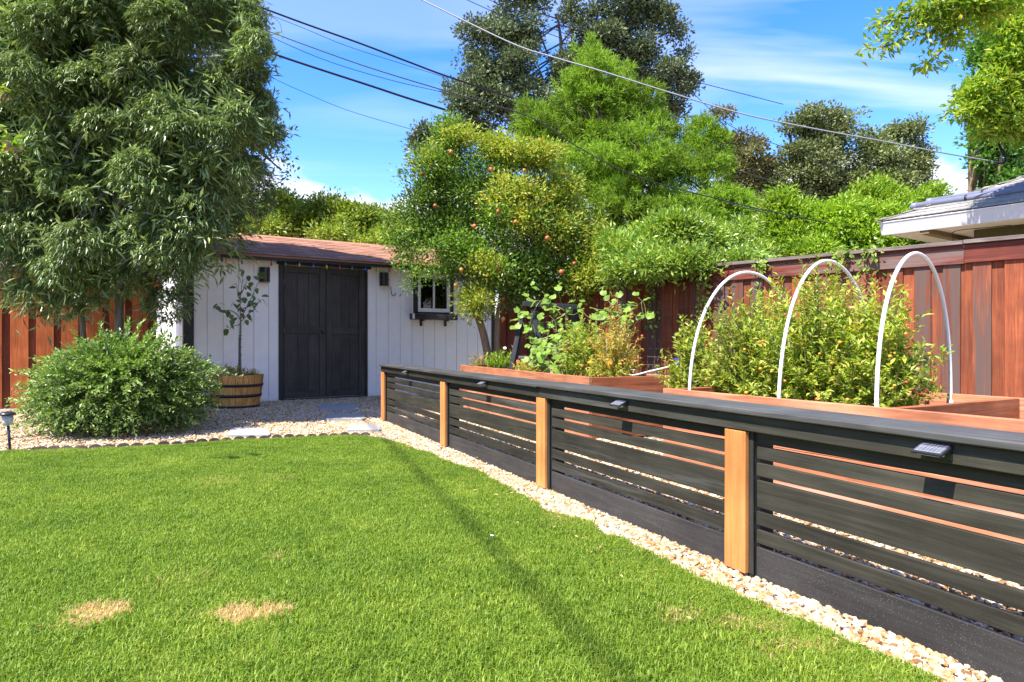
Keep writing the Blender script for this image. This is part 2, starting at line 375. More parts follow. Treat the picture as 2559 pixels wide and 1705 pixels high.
M['pomgold'] = leafmat('golden_green_leaf', [(0, (0.17, 0.28, 0.03)), (0.45, (0.3, 0.39, 0.045)), (0.8, (0.47, 0.49, 0.06)), (0.95, (0.58, 0.5, 0.07)), (1, (0.55, 0.32, 0.05))], 0.4, 0.45, 0.35, 0.8, 0.2, (1.1, 1.05, 0.6))
M['hedge'] = leafmat('hedge_leaf', [(0, (0.12, 0.19, 0.025)), (0.5, (0.24, 0.33, 0.04)), (1, (0.4, 0.45, 0.07))], 0.35, 0.45, 0.4, 0.5, 0.3)
M['lime'] = leafmat('lime_green_leaf', [(0, (0.1265, 0.23, 0.0207)), (0.5, (0.23, 0.368, 0.0299)), (1, (0.3795, 0.4715, 0.0517))], 0.4, 0.45, 0.35, 0.4, 0.25)
M['citrus'] = leafmat('citrus_leaf', [(0, (0.098, 0.196, 0.0252)), (0.5, (0.196, 0.308, 0.0392)), (1, (0.392, 0.462, 0.084))], 0.33, 0.38, 0.5, 0.8, 0.25)
M['ashleaf'] = leafmat('yellow_green_leaf', [(0, (0.14, 0.26, 0.022)), (0.6, (0.26, 0.38, 0.032)), (0.95, (0.4, 0.46, 0.05)), (1, (0.52, 0.38, 0.05))], 0.42, 0.45, 0.35, 0.6, 0.25)
M['ivy'] = leafmat('ivy_leaf', [(0, (0.065, 0.169, 0.026)), (0.6, (0.117, 0.26, 0.0364)), (1, (0.195, 0.351, 0.052))], 0.35, 0.45, 0.4, 0.6, 0.25)
M['bush'] = leafmat('grey_green_bush_leaf', [(0, (0.085, 0.145, 0.03)), (0.5, (0.165, 0.265, 0.055)), (0.85, (0.25, 0.36, 0.085)), (1, (0.38, 0.46, 0.17))], 0.3, 0.42, 0.45, 1.2, 0.3)
M['tomleaf'] = leafmat('tomato_leaf', [(0, (0.16, 0.24, 0.03)), (0.5, (0.32, 0.4, 0.05)), (0.85, (0.46, 0.48, 0.08)), (1, (0.52, 0.42, 0.11))], 0.4, 0.5, 0.3, 1.5, 0.25)
M['squash'] = leafmat('squash_leaf', [(0, (0.16, 0.27, 0.03)), (1, (0.20, 0.32, 0.04))], 0.38, 0.45, 0.35, 5, 0.35)
M['dryleaf'] = leafmat('drying_leaf', [(0, (0.27, 0.3, 0.05)), (0.5, (0.46, 0.42, 0.08)), (1, (0.54, 0.35, 0.11))], 0.4, 0.5, 0.3, 1.5, 0.25, (1.1, 1.05, 0.6))
M['pottree'] = leafmat('olive_green_leaf', [(0, (0.1, 0.16, 0.045)), (1, (0.15, 0.22, 0.06))], 0.25, 0.4, 0.45, 3, 0.3)
M['stem'] = plain('green_stem', (0.22, 0.24, 0.08), 0.6, 0.3, 0.2)
M['drystem'] = plain('dry_stem', (0.42, 0.36, 0.20), 0.7, 0.2, 0.2)
M['bark_grey'] = bark('grey_bark', (0.10, 0.09, 0.075), (0.24, 0.22, 0.185))
M['bark_oak'] = bark('dark_oak_bark', (0.055, 0.05, 0.045), (0.16, 0.145, 0.125))
M['bark_tan'] = bark('tan_bark', (0.16, 0.105, 0.06), (0.34, 0.245, 0.15))
M['bark_red'] = bark('brown_bark', (0.08, 0.055, 0.04), (0.17, 0.12, 0.085))
M['fruit'] = plain('pomegranate_skin', (0.42, 0.10, 0.035), 0.35, 0.45, 0.3, 8, rand=0.3)
M['fruit_y'] = plain('ripening_pomegranate_skin', (0.52, 0.25, 0.04), 0.35, 0.45, 0.25, 8)
M['tomato'] = plain('tomato_skin', (0.62, 0.09, 0.02), 0.25, 0.5, 0.2, 8, rand=0.3)
M['tomato_o'] = plain('orange_tomato_skin', (0.70, 0.27, 0.03), 0.25, 0.5, 0.2, 8, rand=0.2)
M['marigold'] = plain('orange_petal', (0.75, 0.25, 0.02), 0.6, 0.2, 0.2, 8, rand=0.25)
M['whitepetal'] = plain('white_petal', (0.8, 0.78, 0.8), 0.6, 0.2, 0.05)
M['redpetal'] = plain('coral_petal', (0.7, 0.14, 0.06), 0.6, 0.2, 0.2)

def groundmat(name, stones, gap, scale, world=True, bstr=0.8):
    m, nt, out = _nt(name)
    v = objcoord(nt, (1, 1, 1), world=world)
    vo = nt.nodes.new('ShaderNodeTexVoronoi'); vo.inputs['Scale'].default_value = scale; nt.links.new(v, vo.inputs['Vector'])
    c = ramp(nt, stones, vo.outputs['Color'])
    e = ramp(nt, [(0.25, (1, 1, 1)), (0.62, (0, 0, 0))], vo.outputs['Distance'])
    n = noise(nt, v, 1.3, 4)
    c = mixc(nt, e, gap, c)
    c = mixc(nt, 1.0, c, ramp(nt, [(0.3, (0.85, 0.84, 0.82)), (0.7, (1.08, 1.07, 1.06))], n), 'MULTIPLY')
    principled(nt, out, c, 0.85, 0.2, e, bstr, 0.02); return m
STONES = [(0.0, (0.34, 0.22, 0.12)), (0.2, (0.52, 0.40, 0.26)), (0.45, (0.62, 0.52, 0.40)), (0.75, (0.70, 0.63, 0.54)), (1.0, (0.74, 0.71, 0.66))]
M['gravelbase'] = groundmat('gravel_base', STONES, (0.20, 0.15, 0.10), 26)
def stonemat():
    m, nt, out = _nt('pale_gravel_stone')
    g = nt.nodes.new('ShaderNodeNewGeometry')
    oi_ = nt.nodes.new('ShaderNodeObjectInfo')
    c = ramp(nt, [(0, (0.24, 0.12, 0.045)), (0.16, (0.37, 0.22, 0.095)), (0.40, (0.44, 0.32, 0.19)), (0.74, (0.50, 0.41, 0.285)), (1, (0.57, 0.50, 0.40))], oi_.outputs['Random'])
    v = objcoord(nt, (1, 1, 1), world=True); n = noise(nt, v, 40, 4)
    c = mixc(nt, 1.0, c, ramp(nt, [(0.3, (0.84, 0.82, 0.79)), (0.7, (1.1, 1.1, 1.1))], n), 'MULTIPLY')
    principled(nt, out, c, 0.75, 0.25, n, 0.25, 0.004); return m
M['stone'] = stonemat()

DEAD = [(dg(203, 1424), 0.085, 0.10, 1.0), (dg(572, 1418), 0.115, 0.075, 1.15), (dg(640, 1288), 0.08, 0.09, 0.30), (dg(500, 1110), 0.16, 0.16, 0.27), (dg(640, 1106), 0.13, 0.14, 0.24),
        (dg(430, 1340), 0.16, 0.12, 0.22), (dg(1560, 1420), 0.1, 0.07, 0.36), (dg(1850, 1500), 0.14, 0.06, 0.36), (dg(1700, 1450), 0.14, 0.06, 0.36),
        (dg(1290, 1185), 0.09, 0.3, 0.3)]
def grass_color(nt, blades):
    g = nt.nodes.new('ShaderNodeNewGeometry'); pos = g.outputs['Position']
    sep = nt.nodes.new('ShaderNodeSeparateXYZ'); nt.links.new(pos, sep.inputs[0])
    cx = nt.nodes.new('ShaderNodeCombineXYZ'); nt.links.new(sep.outputs[0], cx.inputs[0]); nt.links.new(sep.outputs[1], cx.inputs[1])
    n1 = noise(nt, cx.outputs[0], 1.7, 4, 0.55); n2 = noise(nt, cx.outputs[0], 9, 4, 0.6); n3 = noise(nt, cx.outputs[0], 42, 3, 0.6)
    base = ramp(nt, [(0.30, (0.100, 0.190, 0.016)), (0.5, (0.190, 0.295, 0.026)), (0.70, (0.310, 0.405, 0.052))], math_(nt, 'ADD', math_(nt, 'ADD', math_(nt, 'MULTIPLY', n1, 0.45), math_(nt, 'MULTIPLY', n2, 0.40)), math_(nt, 'MULTIPLY', n3, 0.15)))
    dead = None
    for c, rx, ry, k in DEAD:
        sub = nt.nodes.new('ShaderNodeVectorMath'); sub.operation = 'SUBTRACT'; nt.links.new(cx.outputs[0], sub.inputs[0]); sub.inputs[1].default_value = (c.x, c.y, 0)
        mul = nt.nodes.new('ShaderNodeVectorMath'); mul.operation = 'MULTIPLY'; nt.links.new(sub.outputs[0], mul.inputs[0]); mul.inputs[1].default_value = (1 / rx, 1 / ry, 0)
        ln = nt.nodes.new('ShaderNodeVectorMath'); ln.operation = 'LENGTH'; nt.links.new(mul.outputs[0], ln.inputs[0])
        d = math_(nt, 'ADD', ln.outputs['Value'], math_(nt, 'MULTIPLY', math_(nt, 'SUBTRACT', n2, 0.5), 3.4))
        d = math_(nt, 'ADD', d, math_(nt, 'MULTIPLY', math_(nt, 'SUBTRACT', n3, 0.5), 2.0))
        f = math_(nt, 'MULTIPLY', math_(nt, 'MULTIPLY', math_(nt, 'SUBTRACT', 1.3, d), 1.25, True), k, True)
        dead = f if dead is None else math_(nt, 'MAXIMUM', dead, f)
    if blades:
        oi = g.outputs['Random Per Island']
        base = mixc(nt, 1.0, base, ramp(nt, [(0, (0.62, 0.66, 0.6)), (0.5, (1, 1, 1)), (0.9, (1.35, 1.25, 1.3)), (1, (2.1, 1.5, 2.2))], oi), 'MULTIPLY')
        dc = ramp(nt, [(0, (0.50, 0.36, 0.13)), (1, (0.66, 0.53, 0.26))], oi)
        dead = math_(nt, 'GREATER_THAN', dead, math_(nt, 'ADD', math_(nt, 'MULTIPLY', oi, 0.75), 0.12))
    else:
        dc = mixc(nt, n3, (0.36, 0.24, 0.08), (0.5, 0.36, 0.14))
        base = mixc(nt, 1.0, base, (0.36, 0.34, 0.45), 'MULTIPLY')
    return mixc(nt, dead, base, dc)
def grassmat(blades):
    m, nt, out = _nt('grass_blade' if blades else 'lawn_turf')
    c = grass_color(nt, blades)
    p = principled(nt, None, c, 0.5 if blades else 0.9, 0.3 if blades else 0.1)
    tr = nt.nodes.new('ShaderNodeBsdfTranslucent'); nt.links.new(mixc(nt, 1.0, c, (1.2, 1.2, 0.7), 'MULTIPLY'), tr.inputs['Color'])
    mx = nt.nodes.new('ShaderNodeMixShader'); mx.inputs[0].default_value = 0.38 if blades else 0.0
    nt.links.new(p.outputs[0], mx.inputs[1]); nt.links.new(tr.outputs[0], mx.inputs[2]); nt.links.new(mx.outputs[0], out.inputs[0])
    return m
M['blade'] = grassmat(True); M['turf'] = grassmat(False)

# ------------------------------------------------------------------ ground, lawn, gravel
rng = np.random.default_rng(11)
random.seed(5)
def inpoly(P, poly):
    x, y = P[:, 0], P[:, 1]; ins = np.zeros(len(P), bool); n = len(poly)
    for i in range(n):
        x1, y1 = poly[i]; x2, y2 = poly[(i + 1) % n]
        c = ((y1 > y) != (y2 > y)) & (x < (x2 - x1) * (y - y1) / (y2 - y1 + 1e-12) + x1)
        ins ^= c
    return ins
lawn_px = [(0, 1042), (120, 1041), (250, 1036), (400, 1028), (520, 1018), (700, 1010), (790, 1007), (850, 1009), (900, 1020), (960, 1040), (1030, 1066), (1110, 1094), (1180, 1134),
           (1240, 1172), (1350, 1204), (1500, 1280), (1600, 1328), (1700, 1370), (1800, 1418), (1900, 1448), (2000, 1498), (2100, 1548), (2160, 1578)]
lawn_edge = [dg(x, y + max(0, 26 * (x - 950) / 1200)) for x, y in lawn_px]
last = lawn_edge[-1]
lawn_poly = [(p.x, p.y) for p in lawn_edge] + [(last.x + 0.5, last.y - 0.9), (last.x + 1.2, -2.5), (-7.5, -2.5), (-7.5, lawn_edge[0].y - 0.1)]
MB().add([(-260, -120, -0.06), (260, -120, -0.06), (260, 400, -0.06), (-260, 400, -0.06)], [(0, 1, 2, 3)]).build('ground', plain('dry_earth', (0.20, 0.15, 0.10), 0.95, 0.1, 0.3, 3, 0.6))['kind'] = 'structure'
gb = MB().add([(-12, -4, -0.012), (10, -4, -0.012), (10, 14, -0.012), (-12, 14, -0.012)], [(0, 1, 2, 3)]).build('gravel_bed', M['gravelbase']); gb['kind'] = 'structure'
def poly_sheet(name, poly, z, mat):
    bm = bmesh.new(); vs = [bm.verts.new((x, y, z)) for x, y in poly]; f = bm.faces.new(vs)
    if f.normal.z < 0: f.normal_flip()
    bmesh.ops.triangulate(bm, faces=bm.faces[:])
    me = bpy.data.meshes.new(name); bm.to_mesh(me); bm.free(); me.materials.append(mat)
    o = link(name, me); o['kind'] = 'structure'; return o
poly_sheet('lawn', lawn_poly, 0.006, M['turf'])

def blade_patch(seed, n, rad):
    r = np.random.default_rng(seed)
    a = r.uniform(0, 2 * np.pi, n); q = rad * np.sqrt(r.uniform(0, 1, n))
    P = np.stack([q * np.cos(a), q * np.sin(a), np.zeros(n)], 1)
    b = r.uniform(0, 2 * np.pi, n); lean = np.abs(r.normal(0.0, 0.9, n))
    H = r.uniform(0.012, 0.027, n); w = r.uniform(0.0009, 0.0017, n)
    d = np.stack([np.cos(b), np.sin(b), np.zeros(n)], 1); s = np.stack([-np.sin(b), np.cos(b), np.zeros(n)], 1)
    m1 = P + d * (H * 0.22 * lean)[:, None]; m1[:, 2] += H * 0.62
    t = P + d * (H * 0.75 * lean)[:, None]; t[:, 2] += H * (1 - 0.22 * np.minimum(lean, 1.6))
    V = np.stack([P - s * w[:, None], P + s * w[:, None], m1 - s * (w * 0.8)[:, None], m1 + s * (w * 0.8)[:, None], t], 1).reshape(-1, 3)
    k = np.arange(n)[:, None, None] * 5
    T = (k + np.array([[0, 1, 3], [0, 3, 2], [2, 3, 4]])[None]).reshape(-1, 3)
    me = bpy.data.meshes.new('grass_patch'); me.vertices.add(len(V)); me.vertices.foreach_set('co', V.astype(np.float32).ravel())
    me.loops.add(T.size); me.loops.foreach_set('vertex_index', T.astype(np.int32).ravel()); me.polygons.add(len(T))
    me.polygons.foreach_set('loop_start', np.arange(0, T.size, 3, dtype=np.int32)); me.materials.append(M['blade']); me.update(calc_edges=True)
    return bpy.data.objects.new('grass_patch', me)
def build_grass():
    sp = 0.088
    gx, gy = np.meshgrid(np.arange(-5.4, 2.2, sp), np.arange(1.3, 6.5, sp))
    P = np.stack([gx.ravel(), gy.ravel()], 1) + rng.uniform(-0.45, 0.45, (gx.size, 2)) * sp
    keep = inpoly(P, lawn_poly) & (np.abs(P[:, 0]) < P[:, 1] * 0.80 + 1.0)
    # stay just inside the edge so the blades overhang it unevenly
    E = np.array([(p.x, p.y) for p in lawn_edge]); 
    seg = []
    for i in range(len(E) - 1):
        for t in np.linspace(0, 1, 24, endpoint=False): seg.append(E[i] * (1 - t) + E[i + 1] * t)
    seg = np.array(seg)
    P = P[keep]
    dmin = np.min(np.linalg.norm(P[:, None, :] - seg[None], axis=2), axis=1)
    P = P[dmin > 0.062]
    # extra tufts along the edge
    ex = []
    for i in range(0, len(seg) - 1):
        t = seg[i + 1] - seg[i]; L_ = np.linalg.norm(t)
        nrm = np.array([t[1], -t[0]]) / (L_ + 1e-9)
        for _ in range(max(1, int(L_ / 0.03))):
            ex.append(seg[i] + t * random.random() + nrm * random.uniform(0.045, 0.10))
    ex = np.array(ex); ex = ex[inpoly(ex, lawn_poly)]
    P = np.concatenate([P, ex[rng.uniform(size=len(ex)) < 0.8]])
    me = bpy.data.meshes.new('grass'); me.vertices.add(len(P))
    co = np.zeros((len(P), 3), np.float32); co[:, :2] = P; co[:, 2] = 0.006; me.vertices.foreach_set('co', co.ravel()); me.update()
    o = link('grass', me); o['kind'] = 'stuff'; o['label'] = 'short mown green lawn grass with straw yellow patches'
    ng = bpy.data.node_groups.new('grass_scatter', 'GeometryNodeTree')
    ng.interface.new_socket('Geometry', in_out='INPUT', socket_type='NodeSocketGeometry'); ng.interface.new_socket('Geometry', in_out='OUTPUT', socket_type='NodeSocketGeometry')
    N = ng.nodes.new; L = ng.links.new
    gi = N('NodeGroupInput'); go = N('NodeGroupOutput'); ip = N('GeometryNodeInstanceOnPoints'); jg = N('GeometryNodeJoinGeometry')
    for s in range(5):
        oi = N('GeometryNodeObjectInfo'); oi.inputs['Object'].default_value = blade_patch(100 + s, 520, 0.088); oi.inputs['As Instance'].default_value = True
        L(oi.outputs['Geometry'], jg.inputs[0])
    L(gi.outputs[0], ip.inputs['Points']); L(jg.outputs[0], ip.inputs['Instance']); ip.inputs['Pick Instance'].default_value = True
    ri = N('FunctionNodeRandomValue'); ri.data_type = 'INT'; ri.inputs['Min'].default_value = 0; ri.inputs['Max'].default_value = 4
    L([x for x in ri.outputs if x.enabled][0], ip.inputs['Instance Index'])
    rr = N('FunctionNodeRandomValue'); rr.data_type = 'FLOAT_VECTOR'; rr.inputs['Min'].default_value = (-0.05, -0.05, 0); rr.inputs['Max'].default_value = (0.05, 0.05, 6.283)
    L(rr.outputs[0], ip.inputs['Rotation'])
    rs = N('FunctionNodeRandomValue'); rs.data_type = 'FLOAT'; rs.inputs[2].default_value = 0.8; rs.inputs[3].default_value = 1.25; rs.inputs['Seed'].default_value = 3
    L(rs.outputs[1], ip.inputs['Scale'])
    L(ip.outputs[0], go.inputs[0])
    md = o.modifiers.new('scatter', 'NODES'); md.node_group = ng
build_grass()

# gravel stones
ICO_V = None
def ico():
    bm = bmesh.new(); bmesh.ops.create_icosphere(bm, subdivisions=1, radius=1); bm.verts.index_update()
    v = np.array([x.co[:] for x in bm.verts]); f = np.array([[x.index for x in q.verts] for q in bm.faces]); bm.free(); return v, f
ICO_V, ICO_F = ico()
def stone_mesh(seed):
    r = np.random.default_rng(seed)
    V = ICO_V * (1 + r.uniform(-0.28, 0.28, (len(ICO_V), 1))) * np.array([r.uniform(0.85, 1.35), r.uniform(0.65, 1.0), r.uniform(0.45, 0.72)])
    me = bpy.data.meshes.new('stone'); me.from_pydata(V.tolist(), [], ICO_F.tolist()); me.materials.append(M['stone']); me.update()
    return bpy.data.objects.new('stone', me)
STONE_SET = [stone_mesh(300 + i) for i in range(9)]
def scatter_group(name, objs, rot0, rot1, s0, s1):
    ng = bpy.data.node_groups.new(name, 'GeometryNodeTree')
    ng.interface.new_socket('Geometry', in_out='INPUT', socket_type='NodeSocketGeometry'); ng.interface.new_socket('Geometry', in_out='OUTPUT', socket_type='NodeSocketGeometry')
    N = ng.nodes.new; L = ng.links.new
    gi = N('NodeGroupInput'); go = N('NodeGroupOutput'); ip = N('GeometryNodeInstanceOnPoints'); jg = N('GeometryNodeJoinGeometry')
    for ob in objs:
        oi = N('GeometryNodeObjectInfo'); oi.inputs['Object'].default_value = ob; oi.inputs['As Instance'].default_value = True
        L(oi.outputs['Geometry'], jg.inputs[0])
    L(gi.outputs[0], ip.inputs['Points']); L(jg.outputs[0], ip.inputs['Instance']); ip.inputs['Pick Instance'].default_value = True
    ri = N('FunctionNodeRandomValue'); ri.data_type = 'INT'; ri.inputs['Min'].default_value = 0; ri.inputs['Max'].default_value = len(objs) - 1
    L([x for x in ri.outputs if x.enabled][0], ip.inputs['Instance Index'])
    rr = N('FunctionNodeRandomValue'); rr.data_type = 'FLOAT_VECTOR'; rr.inputs['Min'].default_value = rot0; rr.inputs['Max'].default_value = rot1
    L(rr.outputs[0], ip.inputs['Rotation'])
    rs = N('FunctionNodeRandomValue'); rs.data_type = 'FLOAT'; rs.inputs[2].default_value = s0; rs.inputs[3].default_value = s1; rs.inputs['Seed'].default_value = 3
    L(rs.outputs[1], ip.inputs['Scale'])
    L(ip.outputs[0], go.inputs[0]); return ng
def stones(name, P, r0, r1, flat=0.6, label=None, zlift=0.0):
    me = bpy.data.meshes.new(name); me.vertices.add(len(P))
    co = np.zeros((len(P), 3), np.float32); co[:, :2] = P; co[:, 2] = rng.uniform(-0.007, 0.004, len(P)); me.vertices.foreach_set('co', co.ravel()); me.update()
    o = link(name, me); o['kind'] = 'stuff'; o['label'] = label
    md = o.modifiers.new('scatter', 'NODES'); md.node_group = scatter_group('stone_scatter', STONE_SET, (-0.5, -0.5, 0), (0.5, 0.5, 6.283), r0, r1 * 1.25)
    return o
LF_O = Vector((-1.435, 7.63, 0)); LF_X = Vector((0.4223, -0.9065, 0)); LF_Y = Vector((0.9065, 0.4223, 0))
SH_O = Vector((-4.59, 9.59, 0)); SH_X = Vector((0.839, 0.544, 0)); SH_Y = Vector((-0.544, 0.839, 0))
def scatter_stones():
    # strip between the lawn and the low fence, and the gravel court before the shed
    n = 210000
    P = np.stack([rng.uniform(-7.2, 1.9, n), rng.uniform(1.2, 11.2, n)], 1)
    rel = P - np.array([LF_O.x, LF_O.y]); u = rel @ np.array([LF_X.x, LF_X.y]); v = rel @ np.array([LF_Y.x, LF_Y.y])
    rs = P - np.array([SH_O.x, SH_O.y]); sv = rs @ np.array([SH_Y.x, SH_Y.y])
    vis = np.abs(P[:, 0]) < P[:, 1] * 0.78 + 1.0
    front = (~inpoly(P, lawn_poly)) & (sv < 0.02) & vis & ((v < 0.03) | (u < -0.05)) & (v < 1.2)
    Pf = P[front]
    t2 = rng.uniform(0, 7.6, 16000); v2 = rng.uniform(-0.55, 0.02, 16000)
    Q = np.array([LF_O.x, LF_O.y])[None] + t2[:, None] * np.array([LF_X.x, LF_X.y])[None] + v2[:, None] * np.array([LF_Y.x, LF_Y.y])[None]
    Q = Q[(~inpoly(Q, lawn_poly)) & (np.abs(Q[:, 0]) < Q[:, 1] * 0.8 + 0.3)]
    Pf = np.concatenate([Pf, Q])
    stones('gravel', Pf, 0.007, 0.0145, 0.6, 'cream and tan gravel between the lawn, low fence and shed')
    n = 80000
    P = np.stack([rng.uniform(-1.4, 3.4, n), rng.uniform(1.2, 10.5, n)], 1)
    rel = P - np.array([LF_O.x, LF_O.y]); u = rel @ np.array([LF_X.x, LF_X.y]); v = rel @ np.array([LF_Y.x, LF_Y.y])
    k = (v > 0.1) & (v < 1.7) & (np.abs(P[:, 0]) < P[:, 1] * 0.8 + 0.3)
    stones('gravel', P[k], 0.0085, 0.0155, 0.6, 'pale gravel path between the low fence and raised beds')
scatter_stones()

# ------------------------------------------------------------------ lawn edging and stepping stones
def edging():
    t = thing('lawn_edging', 'brown scalloped lawn edging between the grass and gravel below the bush', 'edging')
    pts = [dg(x, y - 3) for x, y in [(60, 1040), (250, 1034), (400, 1026), (520, 1017), (700, 1009), (800, 1006), (860, 1006)]]
    path = bez(pts, 40); d = 0; last_ = path[0]; w = 0.092
    prof = [(-w / 2, -0.03), (w / 2, -0.03), (w / 2, 0.012)] + [(w / 2 * math.cos(a), 0.012 + 0.026 * math.sin(a)) for a in np.linspace(0.3, math.pi - 0.3, 6)] + [(-w / 2, 0.012)]
    me = MB().prism(prof, -0.012, 0.012).mesh('scallop', M['edging'])
    for a, b in zip(path[:-1], path[1:]):
        d += (b - a).length
        if d >= w + 0.002:
            d = 0
            ang = math.atan2(b.y - a.y, b.x - a.x)
            link('scallop', me, t, (b.x, b.y, random.uniform(-0.006, 0.004)), (0, random.uniform(-0.04, 0.04), ang))
edging()
for i, (x0, x1, y0, y1, lab) in enumerate([(793, 896, 1014, 1028, 'dark stepping stone in the shade just before the shed doors'), (812, 915, 1039, 1053, 'pale stepping stone in sun, second from the shed doors'),
        (862, 953, 1067, 1081, 'pale stepping stone nearest the end post of the low fence'), (566, 676, 1076, 1095, 'grey stepping stone beside the lawn edging near the bush')]):
    a, b, c, d = gnd(x0 + 12, y0), gnd(x1 - 8, y0), gnd(x1, y1), gnd(x0, y1)
    ctr = (a + b + c + d) / 4
    poly = []
    for p, q in ((a, b), (b, c), (c, d), (d, a)):
        for t in (0.08, 0.36, 0.64, 0.92):
            v = p.lerp(q, t) - ctr; poly.append((v.x + random.uniform(-0.012, 0.012), v.y + random.uniform(-0.012, 0.012)))
    m = MB().prism(poly[::-1], -0.03, 0.027, axis='z')
    tag(m.build('stepping_stone', M['slate'], loc=ctr), lab, 'stepping stone', 'stepping stones in the gravel')

# ------------------------------------------------------------------ low slat fence
def low_fence():
    rz = math.atan2(LF_X.y, LF_X.x)
    t = thing('slat_fence', 'low charcoal slatted garden fence with golden wood posts along the lawn', 'fence', LF_O, rz)
    bay = 1.83; n = 4
    zs = [(0.516, 0.566), (0.453, 0.501), (0.389, 0.438), (0.270, 0.373), (0.204, 0.254), (0.135, 0.186), (0.0, 0.120)]
    post = MB().box(-0.056, 0.056, -0.022, 0.0, 0.012, 0.555, bev=0.003).mesh('post', M['cedar'])
    core = MB().box(-0.03, 0.075, 0.003, 0.105, 0.0, 0.64).mesh('inner_post', M['charcoal_post'])
    pmesh = MB().box(-0.056, 0.078, 0.0, 0.0028, 0.012, 0.555).mesh('backing_strip', M['charcoal_post'])
    PX = [0, 2.044, 3.85, 5.49, 7.30]
    for i in range(n + 1):
        link('post', post, t, (PX[i], 0, random.uniform(-0.006, 0.003)), (0, random.uniform(-0.004, 0.004), 0))
        link('inner_post', core, t, (PX[i], 0, 0)); link('backing_strip', pmesh, t, (PX[i], 0, 0))
    for b in range(n):
        for k, (z0, z1) in enumerate(zs):
            mt = M['charcoal_low'] if k == 6 else M['charcoal']
            x0, x1 = PX[b] + 0.082, PX[b + 1] - 0.034
            if k == 6: z0 = -0.02
            s = MB().box(-(x1 - x0) / 2, (x1 - x0) / 2, 0.012, 0.030, z0, z1, bev=0.0016)
            # thicken the middle a little out of true so edges are not ruler straight
            o = s.build('slat', mt, t, loc=((x0 + x1) / 2, random.uniform(-0.002, 0.002), 0), rot=(0, random.uniform(-0.0012, 0.0012), 0))
    jx = 3.85 - 0.01
    for a, b, dz in ((-0.05, jx, 0), (jx + 0.002, bay * n + 0.1, 0.004)):
        MB().box(-(b - a) / 2, (b - a) / 2, -0.024, 0.003, 0.556, 0.617, bev=0.003).build('rail', M['charcoal'], t, loc=((a + b) / 2, 0, dz * 0.5))
        MB().box(-(b - a) / 2 - (0.012 if a < 0 else 0), (b - a) / 2, -0.048, 0.165, 0.618, 0.641, bev=0.004).build('cap_board', M['charcoal_top'], t, loc=((a + b) / 2, 0, dz))
    return rz
LF_RZ = low_fence()
def solar_light():
    t = thing('solar_light', 'x', 'solar light')
    m = MB().prism([(0.0, -0.033), (0.0, 0.030), (-0.030, 0.022), (-0.022, -0.002), (-0.012, -0.033)], -0.062, 0.062, axis='x')
    m.build('housing', M['blackplastic'], t)
    # wedge shaped hood carrying the sloping solar panel
    h = MB(); h.prism([(0.0, 0.031), (0.0, 0.020), (-0.082, -0.014), (-0.085, -0.006)], -0.066, 0.066, axis='x'); h.build('hood', M['blackplastic'], t)
    a = math.atan2(0.037, 0.085)
    p = MB().box(-0.058, 0.058, -0.037, 0.037, 0.0, 0.0025).build('solar_panel', M['solar'], t, loc=(0, -0.0425, 0.0128), rot=(a, 0, 0))
    MB().box(-0.048, 0.048, -0.070, -0.035, -0.0175, -0.006).build('lamp_lens', M['pvc'], t)
    return t
sl = solar_light()
def place_on_fence(sx, sy, yl=-0.024):
    # ray through the photograph meets the fence face
    d = Vector(((sx - CX) / F, 1, (CY - sy) / F)); o = Vector((0, 0, EYE))
    p0 = LF_O + LF_Y * yl
    k = (p0 - o).dot(LF_Y) / d.dot(LF_Y)
    q = o + d * k; return q
for i, (sx, sy, lab) in enumerate([(1019, 928, 'small black solar light on the fence rail beside the far end post'), (1213, 957, 'black solar light on the rail between the second and third golden posts'),
                                   (1558, 1004, 'black solar light on the rail, midway between the third and fourth golden posts'), (2345, 1117, 'largest black solar light, on the rail right of the nearest golden post')]):
    o = sl if i == 0 else copy_tree(sl)
    q = place_on_fence(sx, sy)
    o.location = (q.x, q.y, 0.592); o.rotation_euler = (0, 0, LF_RZ); o.scale = (0.66, 0.66, 0.66)
    tag(o, lab, 'solar light', 'solar lights along the low fence')

